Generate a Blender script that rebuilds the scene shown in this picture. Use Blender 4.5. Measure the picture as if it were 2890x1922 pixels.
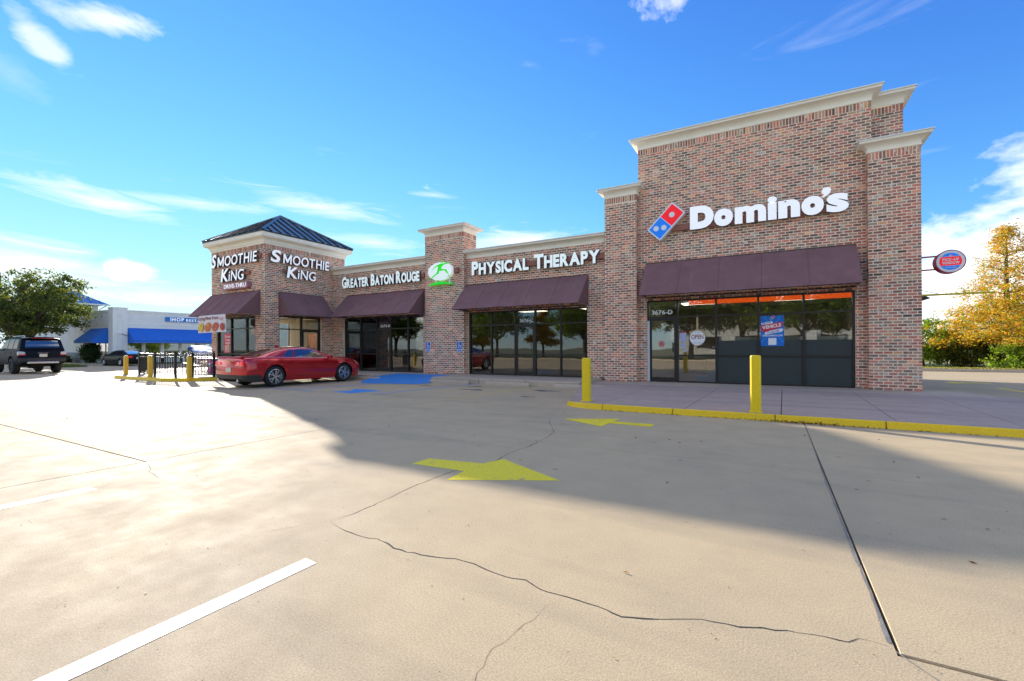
import bpy, bmesh, math, random
import numpy as np
from mathutils import Vector, Matrix, geometry
R = math.radians
random.seed(7); RNG = np.random.default_rng(11)
SC = bpy.context.scene
for o in list(bpy.data.objects): bpy.data.objects.remove(o)

# ------------------------------------------------------------------ camera
YAW, PIT, ROL = R(29.743), R(0.241), R(-0.215)
cd = bpy.data.cameras.new('camera'); cam = bpy.data.objects.new('camera', cd)
SC.collection.objects.link(cam)
F_ = Vector((-math.sin(YAW)*math.cos(PIT), math.cos(YAW)*math.cos(PIT), math.sin(PIT)))
Rt = Vector((math.cos(YAW), math.sin(YAW), 0)); Up = Rt.cross(F_)
r2 = Rt*math.cos(ROL)+Up*math.sin(ROL); u2 = Up*math.cos(ROL)-Rt*math.sin(ROL)
M = Matrix((r2, u2, -F_)).transposed().to_4x4(); M.translation = (0, 0, 1.282)
cam.matrix_world = M
cd.sensor_width = 36; cd.lens = 16.0375; cd.shift_y = 0.00539
cd.clip_start = 0.05; cd.clip_end = 3000
SC.camera = cam

# ------------------------------------------------------------------ world, sun, exposure
SUN_AZ, SUN_EL = R(67.5), R(16.9)          # measured from +Y towards -X
SDIR = Vector((-math.sin(SUN_AZ)*math.cos(SUN_EL), math.cos(SUN_AZ)*math.cos(SUN_EL), math.sin(SUN_EL)))
SUN_E, SKY_E, EXPO = 2.45, 0.13, 1.95
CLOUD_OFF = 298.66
SHP, SHOULDER = 1.4, ((2.05, 12.5), (2.25, 7.0), (2.36, 3.1))
w = bpy.data.worlds.new('World'); SC.world = w; w.use_nodes = True
nt = w.node_tree; nt.nodes.clear()
def N(tree, t, **k):
    n = tree.nodes.new(t)
    for a, v in k.items():
        if a == 'ins':
            for i, x in v.items():
                if hasattr(x, 'node'): tree.links.new(x, n.inputs[i])
                else: n.inputs[i].default_value = x
        else: setattr(n, a, v)
    return n
def MA(tree, op, a, b=0.0, c=None, clamp=False):
    n = tree.nodes.new('ShaderNodeMath'); n.operation = op; n.use_clamp = clamp
    for i, x in enumerate((a, b, c)):
        if x is None: continue
        if hasattr(x, 'node'): tree.links.new(x, n.inputs[i])
        else: n.inputs[i].default_value = x
    return n.outputs[0]
sky = N(nt, 'ShaderNodeTexSky', sky_type='NISHITA', sun_disc=False, sun_elevation=SUN_EL,
        sun_rotation=-SUN_AZ, air_density=1.0, dust_density=0.0, ozone_density=1.6, altitude=0)
# film-like shoulder on the sky's radiance: deep blue overhead, pale towards the horizon, no burnt-out aureole
sp = N(nt, 'ShaderNodeSeparateColor', ins={0: sky.outputs[0]})
SH = []
for i, (cap, kk) in enumerate(SHOULDER):
    x2 = MA(nt, 'DIVIDE', MA(nt, 'POWER', sp.outputs[i], SHP), -kk)
    SH.append(MA(nt, 'MULTIPLY', MA(nt, 'SUBTRACT', 1.0, MA(nt, 'EXPONENT', x2)), cap))
hs = N(nt, 'ShaderNodeCombineColor', ins={0: SH[0], 1: SH[1], 2: SH[2]})
tc = N(nt, 'ShaderNodeTexCoord'); DIRV = tc.outputs['Generated']
def vdot(v):
    n = N(nt, 'ShaderNodeVectorMath', operation='DOT_PRODUCT', ins={0: DIRV, 1: v}); return n.outputs['Value']
def noise_dir(scale, stretch, detail=7, rough=0.6, off=0.0, dist=0.0):
    mp = N(nt, 'ShaderNodeMapping', ins={'Vector': DIRV, 'Scale': stretch, 'Location': (off, off*.7, off*.3)})
    return N(nt, 'ShaderNodeTexNoise', ins={'Vector': mp.outputs[0], 'Scale': scale, 'Detail': detail, 'Roughness': rough, 'Distortion': dist}).outputs[0]
n_puff = noise_dir(9, (1, 1, 1.6), 9, .62, 3.1, .6)
n_wisp = noise_dir(6, (1, 1, 7), 8, .66, 1.7, .9)
def cloud(c, wa, we, tilt, nz, amount, soft=.55):
    c = Vector(c).normalized(); r = c.cross(Vector((0, 0, 1))).normalized(); u = r.cross(c)
    r, u = r*math.cos(tilt)+u*math.sin(tilt), u*math.cos(tilt)-r*math.sin(tilt)
    a = MA(nt, 'DIVIDE', vdot(r), wa); b = MA(nt, 'DIVIDE', vdot(u), we)
    d = MA(nt, 'SQRT', MA(nt, 'ADD', MA(nt, 'MULTIPLY', a, a), MA(nt, 'MULTIPLY', b, b)))
    e = MA(nt, 'SUBTRACT', 1.0, d)                                  # 1 at the middle, <0 outside
    e = MA(nt, 'ADD', MA(nt, 'MULTIPLY', e, .75), MA(nt, 'MULTIPLY', MA(nt, 'SUBTRACT', nz, .5), 2.1))
    m = MA(nt, 'DIVIDE', e, soft, clamp=True)
    front = MA(nt, 'GREATER_THAN', vdot(c), .5)
    gate = MA(nt, 'GREATER_THAN', MA(nt, 'SUBTRACT', 1.55, d), 0.0)
    return MA(nt, 'MULTIPLY', MA(nt, 'MULTIPLY', m, MA(nt, 'MULTIPLY', front, gate)), amount)
CL = [cloud((-.834, .279, .476), .062, .020, .10, n_puff, .72, .55), cloud((-.877, .222, .426), .048, .020, -.75, n_puff, .62, .6),
      cloud((-.905, .200, .375), .05, .03, -.3, n_puff, .30, .9), cloud((-.931, .342, .132), .038, .019, 0, n_puff, 1.0, .35),
      cloud((-.924, .303, .236), .12, .020, -.13, n_wisp, .80, .9), cloud((-.87, .42, .255), .12, .014, .05, n_wisp, .55, .9),
      cloud((-.761, .586, .277), .16, .022, -.1, n_wisp, .75, 1.0), cloud((-.70, .66, .215), .12, .02, -.1, n_wisp, .6, 1.0),
      cloud((-.602, .734, .314), .05, .008, -.03, n_wisp, .5, .9), cloud((-.465, .853, .222), .17, .035, .05, n_wisp, .95, .9),
      cloud((-.966, .229, .12), .14, .045, -.05, n_wisp, .95, .9), cloud((-.90, .40, .09), .25, .02, 0, n_wisp, .7, .9),
      cloud((.306, .93, .205), .10, .010, .1, n_wisp, .6, .9), cloud((.35, .92, .15), .16, .02, .05, n_wisp, .5, 1.0)]
cm = CL[0]
for x in CL[1:]: cm = MA(nt, 'MAXIMUM', cm, x)
# added cloud field over the whole sky, mostly unseen, whitening the light in shade
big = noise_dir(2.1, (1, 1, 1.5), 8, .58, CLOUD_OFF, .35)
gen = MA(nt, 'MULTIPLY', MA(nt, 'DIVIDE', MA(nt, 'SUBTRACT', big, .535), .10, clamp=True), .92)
cir = MA(nt, 'MULTIPLY', MA(nt, 'SUBTRACT', noise_dir(3.2, (1, 1, 6), 7, .6, 9.0, .5), .63, clamp=True), 1.1)
cm = MA(nt, 'MAXIMUM', cm, cir)
c1 = N(nt, 'ShaderNodeMix', data_type='RGBA', ins={0: cm, 6: hs.outputs[0], 7: (2.55, 2.60, 2.75, 1)})
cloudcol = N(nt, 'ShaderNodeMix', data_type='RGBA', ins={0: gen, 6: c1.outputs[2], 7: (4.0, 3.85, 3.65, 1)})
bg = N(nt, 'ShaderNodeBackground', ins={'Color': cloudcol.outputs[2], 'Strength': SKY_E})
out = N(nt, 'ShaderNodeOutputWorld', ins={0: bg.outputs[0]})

sl = bpy.data.lights.new('sun', 'SUN'); sl.energy = SUN_E; sl.angle = R(0.55); sl.color = (1.0, .93, .83)
so = bpy.data.objects.new('sun', sl); SC.collection.objects.link(so)
so.rotation_euler = (-SDIR).to_track_quat('-Z', 'Y').to_euler(); so.location = SDIR*60
vs = SC.view_settings
vs.view_transform = 'Standard'; vs.look = 'None'; vs.exposure = EXPO; vs.gamma = 1.0; vs.use_curve_mapping = False
SC.cycles.max_bounces = 8; SC.cycles.transparent_max_bounces = 16
SC.cycles.sample_clamp_indirect = 6.0

# ------------------------------------------------------------------ helpers
C = SC.collection
MAT = {}
def pm(name, col, rough=.6, metal=0.0, var=.0, vscale=6.0, bump=0.0, bscale=40.0, spec=.5, coat=0.0, emit=0.0, stain=0.0, trans=0.0):
    """a principled material with noise in its colour, roughness and relief"""
    if name in MAT: return MAT[name]
    m = bpy.data.materials.new(name); m.use_nodes = True; t = m.node_tree; t.nodes.clear()
    b = N(t, 'ShaderNodeBsdfPrincipled', ins={'Roughness': rough, 'Metallic': metal})
    b.inputs['Specular IOR Level'].default_value = spec
    b.inputs['Coat Weight'].default_value = coat; b.inputs['Coat Roughness'].default_value = .03
    c4 = (*col, 1)
    if var > 0:
        g = N(t, 'ShaderNodeNewGeometry')
        nz = N(t, 'ShaderNodeTexNoise', ins={'Vector': g.outputs['Position'], 'Scale': vscale, 'Detail': 6.0, 'Roughness': .62})
        rp = N(t, 'ShaderNodeMapRange', ins={0: nz.outputs[0], 1: .25, 2: .75, 3: 1-var, 4: 1+var})
        mx = N(t, 'ShaderNodeMix', data_type='RGBA', blend_type='MULTIPLY', ins={0: 1.0, 6: c4})
        cb = N(t, 'ShaderNodeCombineXYZ', ins={0: rp.outputs[0], 1: rp.outputs[0], 2: rp.outputs[0]})
        t.links.new(cb.outputs[0], mx.inputs[7]); co = mx.outputs[2]
        if stain > 0:
            n2 = N(t, 'ShaderNodeTexNoise', ins={'Vector': g.outputs['Position'], 'Scale': vscale*.23, 'Detail': 8.0, 'Roughness': .7})
            r3 = N(t, 'ShaderNodeMapRange', ins={0: n2.outputs[0], 1: .45, 2: .75, 3: 0.0, 4: stain})
            mx2 = N(t, 'ShaderNodeMix', data_type='RGBA', ins={0: r3.outputs[0], 6: co, 7: (col[0]*.45, col[1]*.42, col[2]*.38, 1)}); co = mx2.outputs[2]
        t.links.new(co, b.inputs['Base Color'])
        rr = N(t, 'ShaderNodeMapRange', ins={0: nz.outputs[0], 1: .3, 2: .7, 3: max(0, rough-.06), 4: min(1, rough+.06)})
        t.links.new(rr.outputs[0], b.inputs['Roughness'])
    else: b.inputs['Base Color'].default_value = c4
    if bump > 0:
        g2 = N(t, 'ShaderNodeNewGeometry')
        nb = N(t, 'ShaderNodeTexNoise', ins={'Vector': g2.outputs['Position'], 'Scale': bscale, 'Detail': 4.0})
        bp = N(t, 'ShaderNodeBump', ins={'Strength': bump, 'Distance': .01, 'Height': nb.outputs[0]}); t.links.new(bp.outputs[0], b.inputs['Normal'])
    if emit > 0:
        b.inputs['Emission Color'].default_value = c4; b.inputs['Emission Strength'].default_value = emit
    N(t, 'ShaderNodeOutputMaterial', ins={0: b.outputs[0]})
    MAT[name] = m; return m
def link(o, parent=None):
    C.objects.link(o)
    if parent is not None: o.parent = parent
    return o
def tag(o, label=None, cat=None, group=None, kind=None):
    if label: o['label'] = label
    if cat: o['category'] = cat
    if group: o['group'] = group
    if kind: o['kind'] = kind
    return o
def thing(name, label, cat, loc=(0, 0, 0), rz=0.0, group=None):
    o = bpy.data.objects.new(name, None); o.empty_display_size = .2; o.location = loc; o.rotation_euler = (0, 0, rz)
    C.objects.link(o); return tag(o, label, cat, group)
def mk(name, V, Fc, mat, parent=None, smooth=False, world=True, mi=None, attr=None):
    """one mesh object; vertices in world space are moved into an unrotated parent's space"""
    me = bpy.data.meshes.new(name)
    V = np.asarray(V, dtype=np.float64).reshape(-1, 3)
    if parent is not None and world:
        p = parent; off = np.zeros(3)
        while p is not None: off += np.array(p.location); p = p.parent
        V = V - off
    me.from_pydata(V.tolist(), [], Fc)
    mats = mat if isinstance(mat, (list, tuple)) else [mat]
    for m in mats: me.materials.append(m)
    if mi is not None: me.polygons.foreach_set('material_index', mi)
    if smooth: me.polygons.foreach_set('use_smooth', [True]*len(me.polygons))
    if attr is not None:
        a = me.attributes.new('bc', 'FLOAT_COLOR', 'POINT'); a.data.foreach_set('color', np.asarray(attr, dtype=np.float32).ravel())
    me.update(); o = bpy.data.objects.new(name, me); return link(o, parent)
class MB:
    """collects boxes, prisms, tubes and quads and links them as one mesh object"""
    def __init__(s): s.V = []; s.F = []
    def add(s, V, Fc):
        k = len(s.V); s.V += [tuple(v) for v in V]; s.F += [tuple(i+k for i in f) for f in Fc]; return s
    def box(s, x0, x1, y0, y1, z0, z1):
        return s.add([(x0, y0, z0), (x1, y0, z0), (x1, y1, z0), (x0, y1, z0), (x0, y0, z1), (x1, y0, z1), (x1, y1, z1), (x0, y1, z1)],
                     [(0, 3, 2, 1), (4, 5, 6, 7), (0, 1, 5, 4), (1, 2, 6, 5), (2, 3, 7, 6), (3, 0, 4, 7)])
    def cbox(s, x0, x1, y0, y1, z0, z1, c):
        """box with its vertical and top edges chamfered"""
        c = min(c, (x1-x0)/2.2, (y1-y0)/2.2)
        ring = lambda d, z: [(x0+d+c, y0+d, z), (x1-d-c, y0+d, z), (x1-d, y0+d+c, z), (x1-d, y1-d-c, z), (x1-d-c, y1-d, z), (x0+d+c, y1-d, z), (x0+d, y1-d-c, z), (x0+d, y0+d+c, z)]
        V = ring(0, z0)+ring(0, z1-c)+ring(c*.8, z1); Fc = [tuple(range(7, -1, -1)), tuple(range(16, 24))]
        for a in (0, 8):
            for i in range(8): j = (i+1) % 8; Fc.append((a+i, a+j, a+8+j, a+8+i))
        return s.add(V, Fc)
    def quad(s, a, b, c, d): return s.add([a, b, c, d], [(0, 1, 2, 3)])
    def tube(s, pts, r, n=8, cap=True):
        pts = [Vector(p) for p in pts]; V = []; Fc = []
        rr = r if isinstance(r, (list, tuple)) else [r]*len(pts)
        for i, p in enumerate(pts):
            t = (pts[min(i+1, len(pts)-1)]-pts[max(i-1, 0)]).normalized()
            a = t.cross(Vector((0, 0, 1)) if abs(t.z) < .9 else Vector((1, 0, 0))).normalized(); b = t.cross(a)
            for k in range(n):
                q = 2*math.pi*k/n; V.append(p+(a*math.cos(q)+b*math.sin(q))*rr[i])
        for i in range(len(pts)-1):
            for k in range(n): Fc.append((i*n+k, i*n+(k+1) % n, (i+1)*n+(k+1) % n, (i+1)*n+k))
        if cap: Fc += [tuple(range(n-1, -1, -1)), tuple(range((len(pts)-1)*n, len(pts)*n))]
        return s.add(V, Fc)
    def prism(s, poly, z0, z1):
        n = len(poly); V = [(x, y, z0) for x, y in poly]+[(x, y, z1) for x, y in poly]
        return s.add(V, [tuple(range(n-1, -1, -1)), tuple(range(n, 2*n))]+[(i, (i+1) % n, n+(i+1) % n, n+i) for i in range(n)])
    def yprism(s, poly, y0, y1):
        """polygon in x,z (counter-clockwise seen from -Y) between y0 (front) and y1"""
        n = len(poly); V = [(x, y0, z) for x, z in poly]+[(x, y1, z) for x, z in poly]
        return s.add(V, [tuple(range(n)), tuple(range(2*n-1, n-1, -1))]+[(i, n+i, n+(i+1) % n, (i+1) % n) for i in range(n)])
    def lathe(s, prof, n=24, axis='x', c=(0, 0, 0)):
        """profile of (along axis, radius)"""
        V = []; Fc = []
        for a, r in prof:
            for k in range(n):
                q = 2*math.pi*k/n; u, v = r*math.cos(q), r*math.sin(q)
                V.append({'x': (c[0]+a, c[1]+u, c[2]+v), 'y': (c[0]+u, c[1]+a, c[2]+v), 'z': (c[0]+u, c[1]+v, c[2]+a)}[axis])
        for i in range(len(prof)-1):
            for k in range(n): Fc.append((i*n+k, i*n+(k+1) % n, (i+1)*n+(k+1) % n, (i+1)*n+k))
        return s.add(V, Fc)
    def build(s, name, mat, parent=None, smooth=False, world=True): return mk(name, s.V, s.F, mat, parent, smooth, world)
def box(name, mat, parent, *b, world=True): return MB().box(*b).build(name, mat, parent, world=world)
def tree_copy(o, parent=None, loc=None, rz=None):
    c = o.copy(); C.objects.link(c); c.parent = parent
    if loc is not None: c.location = loc
    if rz is not None: c.rotation_euler = (0, 0, rz)
    for ch in [q for q in bpy.data.objects if q.parent == o]: tree_copy(ch, c)
    return c
def ellipse(cx, cz, rx, rz, n=32): return [(cx+rx*math.cos(2*math.pi*k/n), cz+rz*math.sin(2*math.pi*k/n)) for k in range(n)]
def rrect(x0, x1, z0, z1, r, n=5):
    P = []
    for cx, cz, a in ((x1-r, z0+r, -90), (x1-r, z1-r, 0), (x0+r, z1-r, 90), (x0+r, z0+r, 180)):
        for k in range(n+1): q = R(a+90*k/n); P.append((cx+r*math.cos(q), cz+r*math.sin(q)))
    return P
def rot2(P, c, a): return [(c[0]+(x-c[0])*math.cos(a)-(z-c[1])*math.sin(a), c[1]+(x-c[0])*math.sin(a)+(z-c[1])*math.cos(a)) for x, z in P]

# lettering: every glyph becomes a mesh of its own
_G = {}
def glyph(ch, off=0.0, shear=0.0):
    k = (ch, off, shear)
    if k in _G: return _G[k]
    if ch == 'M' and off > 0:                               # a bold M drawn by hand: the font's own clogs when thickened
        Hv = glyph('H', off)[0]; h0, h1 = Hv[:, 1].min(), Hv[:, 1].max(); hh = h1-h0; t = .15+off*1.2
        O = [(0, 0), (t, 0), (t, .60), (.5-t*.42, .12), (.5+t*.42, .12), (1-t, .60), (1-t, 0), (1, 0), (1, 1), (1-t*.98, 1), (.5, .42), (t*.98, 1), (0, 1)]
        P_ = [Vector((x*hh*1.12+shear*y*hh, h0+y*hh, 0)) for x, y in O]; tri = geometry.tessellate_polygon([P_])
        _G[k] = (np.array([(p.x, p.y) for p in P_]), [tuple(q) for q in tri]); return _G[k]
    cu = bpy.data.curves.new('glyph', 'FONT'); cu.body = ch; cu.offset = off; cu.shear = shear; cu.resolution_u = 4; cu.fill_mode = 'FRONT'
    ob = bpy.data.objects.new('glyph', cu); C.objects.link(ob)
    dg = bpy.context.evaluated_depsgraph_get(); e = ob.evaluated_get(dg); me = e.to_mesh()
    V = np.array([v.co[:2] for v in me.vertices]); Fc = [tuple(p.vertices) for p in me.polygons]
    e.to_mesh_clear(); bpy.data.objects.remove(ob); bpy.data.curves.remove(cu)
    _G[k] = (V, Fc); return _G[k]
def layout(text, gap=.06, off=0.0, shear=0.0, small=1.0, space=.3):
    """glyph polygons in a box 0..1 high; lower-case letters of a small-caps line are given as capitals with small<1"""
    X = 0.0; L = []
    Hc = glyph('H', off)[0]; h0, h1 = Hc[:, 1].min(), Hc[:, 1].max(); hh = h1-h0
    first = True
    for ch in text:
        if ch == ' ': X += space; first = True; continue
        V, Fc = glyph(ch, off, shear); s = (1.0 if (first or small == 1.0) else small)/hh
        W = V.copy(); W[:, 1] = (W[:, 1]-h0)*s; W[:, 0] = (W[:, 0]-V[:, 0].min())*s+X
        X = W[:, 0].max()+gap; L.append((ch, W, Fc)); first = False
    return L, X-gap
def letters(text, parent, p0, ux, uz, width, height, depth, face, side, gap=.06, off=.0, shear=0.0, small=1.0, space=.3, name='letter', nrm=None):
    """p0: lower left corner of the line; ux, uz: unit directions; the letters stand proud of p0's plane by depth"""
    L, W = layout(text, gap, off, shear, small, space); ux, uz = Vector(ux), Vector(uz)
    n = Vector(nrm) if nrm is not None else ux.cross(uz)                    # towards the viewer
    for ch, V, Fc in L:
        fr = [Vector(p0)+ux*(a/W*width)+uz*(b*height)+n*depth for a, b in V]
        bm = bmesh.new(); vs_ = [bm.verts.new(v) for v in fr]
        fs = []
        for f in Fc:
            try: fs.append(bm.faces.new([vs_[i] for i in f]))
            except ValueError: pass
        bm.verts.ensure_lookup_table()
        bmesh.ops.remove_doubles(bm, verts=bm.verts, dist=1e-5)
        bmesh.ops.recalc_face_normals(bm, faces=bm.faces)
        if bm.faces and sum((f.normal.dot(n)*f.calc_area() for f in bm.faces)) < 0: bmesh.ops.reverse_faces(bm, faces=bm.faces)
        ff = list(bm.faces)
        ed = [e for e in bm.edges if e.is_boundary]
        r = bmesh.ops.extrude_edge_only(bm, edges=ed)
        bmesh.ops.translate(bm, verts=[v for v in r['geom'] if isinstance(v, bmesh.types.BMVert)], vec=-n*depth)
        for f in bm.faces: f.material_index = 1
        for f in ff: f.material_index = 0
        V2 = [tuple(v.co) for v in bm.verts]; bm.verts.index_update(); F2 = [tuple(v.index for v in f.verts) for f in bm.faces]; mi = [f.material_index for f in bm.faces]
        bm.free(); mk(name, V2, F2, [face, side], parent, mi=mi)
# ------------------------------------------------------------------ special materials
def concrete(name, col, dark, scale=1.0, rough=.52, streak=0.0, sparkle=.15):
    m = bpy.data.materials.new(name); m.use_nodes = True; t = m.node_tree; t.nodes.clear()
    g = N(t, 'ShaderNodeNewGeometry'); P = g.outputs['Position']
    big = N(t, 'ShaderNodeTexNoise', ins={'Vector': P, 'Scale': .32*scale, 'Detail': 7.0, 'Roughness': .58, 'Distortion': .3})
    mid = N(t, 'ShaderNodeTexNoise', ins={'Vector': P, 'Scale': 2.3*scale, 'Detail': 8.0, 'Roughness': .68})
    fin = N(t, 'ShaderNodeTexNoise', ins={'Vector': P, 'Scale': 115.0, 'Detail': 4.0, 'Roughness': .7})
    spk = N(t, 'ShaderNodeTexVoronoi', ins={'Vector': P, 'Scale': 90.0})
    mp = N(t, 'ShaderNodeMapping', ins={'Vector': P, 'Scale': (.35, 5.0, 1)})
    stk = N(t, 'ShaderNodeTexNoise', ins={'Vector': mp.outputs[0], 'Scale': 1.1, 'Detail': 6.0, 'Roughness': .7})
    f1 = N(t, 'ShaderNodeMapRange', ins={0: big.outputs[0], 1: .46, 2: .78, 3: 0.0, 4: .95})
    f2 = N(t, 'ShaderNodeMapRange', ins={0: mid.outputs[0], 1: .4, 2: .85, 3: 0.0, 4: .38})
    f3 = N(t, 'ShaderNodeMapRange', ins={0: stk.outputs[0], 1: .5, 2: .8, 3: 0.0, 4: streak})
    a = N(t, 'ShaderNodeMix', data_type='RGBA', ins={0: f1.outputs[0], 6: (*col, 1), 7: (*dark, 1)})
    b = N(t, 'ShaderNodeMix', data_type='RGBA', ins={0: f2.outputs[0], 6: a.outputs[2], 7: (*[x*.8 for x in dark], 1)})
    b2 = N(t, 'ShaderNodeMix', data_type='RGBA', ins={0: f3.outputs[0], 6: b.outputs[2], 7: (*[x*.62 for x in dark], 1)})
    # tyre-polished lanes run along X, drips and grey patches of their own shape
    mp2 = N(t, 'ShaderNodeMapping', ins={'Vector': P, 'Scale': (.10, .8, 1), 'Location': (3.0, .7, 0)})
    lane = N(t, 'ShaderNodeTexNoise', ins={'Vector': mp2.outputs[0], 'Scale': 1.6, 'Detail': 5.0, 'Roughness': .6})
    f4 = N(t, 'ShaderNodeMapRange', ins={0: lane.outputs[0], 1: .52, 2: .72, 3: 0.0, 4: .42})
    b3 = N(t, 'ShaderNodeMix', data_type='RGBA', ins={0: f4.outputs[0], 6: b2.outputs[2], 7: (*[dark[0]*.66, dark[1]*.70, dark[2]*.76], 1)})
    drp = N(t, 'ShaderNodeTexVoronoi', ins={'Vector': P, 'Scale': 1.7, 'Randomness': 1.0})
    f5 = N(t, 'ShaderNodeMapRange', ins={0: MA(t, 'ADD', drp.outputs['Distance'], MA(t, 'MULTIPLY', mid.outputs[0], .12)), 1: .09, 2: .125, 3: .45, 4: 0.0})
    b4 = N(t, 'ShaderNodeMix', data_type='RGBA', ins={0: f5.outputs[0], 6: b3.outputs[2], 7: (*[dark[0]*.45, dark[1]*.45, dark[2]*.45], 1)})
    b2 = b4
    fr = N(t, 'ShaderNodeMapRange', ins={0: fin.outputs[0], 1: .3, 2: .7, 3: .70, 4: 1.26})
    cb = N(t, 'ShaderNodeCombineXYZ', ins={0: fr.outputs[0], 1: fr.outputs[0], 2: fr.outputs[0]})
    c = N(t, 'ShaderNodeMix', data_type='RGBA', blend_type='MULTIPLY', ins={0: 1.0, 6: b2.outputs[2], 7: cb.outputs[0]})
    rg = N(t, 'ShaderNodeMapRange', ins={0: mid.outputs[0], 1: .3, 2: .75, 3: rough-.08, 4: rough+.12})
    h = N(t, 'ShaderNodeMath', operation='ADD', ins={0: fin.outputs[0], 1: MA(t, 'MULTIPLY', spk.outputs['Distance'], -.7)})
    bp = N(t, 'ShaderNodeBump', ins={'Strength': sparkle, 'Distance': .004, 'Height': h.outputs[0]})
    bs = N(t, 'ShaderNodeBsdfPrincipled', ins={'Base Color': c.outputs[2], 'Roughness': rg.outputs[0], 'Normal': bp.outputs[0]})
    bs.inputs['Specular IOR Level'].default_value = .17
    N(t, 'ShaderNodeOutputMaterial', ins={0: bs.outputs[0]}); MAT[name] = m; return m
CONC = concrete('lot_concrete', (.57, .44, .262), (.42, .335, .222), 1.0, .80, 0.0, .16)
CONC2 = concrete('apron_concrete', (.50, .375, .305), (.40, .305, .25), 1.3, .75, .35, .15)
CONC3 = concrete('walk_concrete', (.60, .475, .34), (.49, .39, .285), 1.6, .75, 0.0, .15)
CONC4 = concrete('far_concrete', (.55, .43, .265), (.47, .37, .24), .6, .80, 0.0, .12)
def worn(name, col, under, wear, rough=.55, scale=9.0):
    """road paint worn through to the concrete in patches"""
    m = bpy.data.materials.new(name); m.use_nodes = True; t = m.node_tree; t.nodes.clear()
    g = N(t, 'ShaderNodeNewGeometry'); P = g.outputs['Position']
    n1 = N(t, 'ShaderNodeTexNoise', ins={'Vector': P, 'Scale': scale, 'Detail': 9.0, 'Roughness': .75})
    n2 = N(t, 'ShaderNodeTexNoise', ins={'Vector': P, 'Scale': scale*9, 'Detail': 4.0, 'Roughness': .7})
    k = N(t, 'ShaderNodeMapRange', ins={0: n1.outputs[0], 1: wear, 2: wear+.07, 3: 0.0, 4: .85})
    v = N(t, 'ShaderNodeMapRange', ins={0: n2.outputs[0], 1: .3, 2: .7, 3: .84, 4: 1.1})
    cb = N(t, 'ShaderNodeCombineXYZ', ins={0: v.outputs[0], 1: v.outputs[0], 2: v.outputs[0]})
    a = N(t, 'ShaderNodeMix', data_type='RGBA', ins={0: k.outputs[0], 6: (*col, 1), 7: (*under, 1)})
    c = N(t, 'ShaderNodeMix', data_type='RGBA', blend_type='MULTIPLY', ins={0: 1.0, 6: a.outputs[2], 7: cb.outputs[0]})
    bp = N(t, 'ShaderNodeBump', ins={'Strength': .3, 'Distance': .004, 'Height': n2.outputs[0]})
    bs = N(t, 'ShaderNodeBsdfPrincipled', ins={'Base Color': c.outputs[2], 'Roughness': rough, 'Normal': bp.outputs[0]})
    N(t, 'ShaderNodeOutputMaterial', ins={0: bs.outputs[0]}); MAT[name] = m; return m
M_YEL = worn('yellow_paint', (.97, .76, .005), (.42, .36, .2), .565, .55, 3.2)
M_YKERB = worn('yellow_kerb_paint', (.98, .63, .003), (.10, .085, .05), .66, .5, 5.0)
M_WHITE = worn('white_paint', (.74, .655, .47), (.50, .40, .27), .54)
M_BLUEP = worn('blue_paint', (.014, .26, .70), (.28, .32, .36), .58)
M_BLUEF = worn('faded_blue_paint', (.04, .25, .62), (.30, .29, .28), .50)
M_YFAD = worn('faded_yellow_paint', (.55, .45, .08), (.33, .3, .25), .55)
M_DARKJ = pm('joint_dirt', (.035, .03, .026), .95, var=.3, vscale=20)
M_SEAL = pm('joint_sealant', (.24, .22, .19), .7, var=.25, vscale=12, bump=.3)
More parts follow.
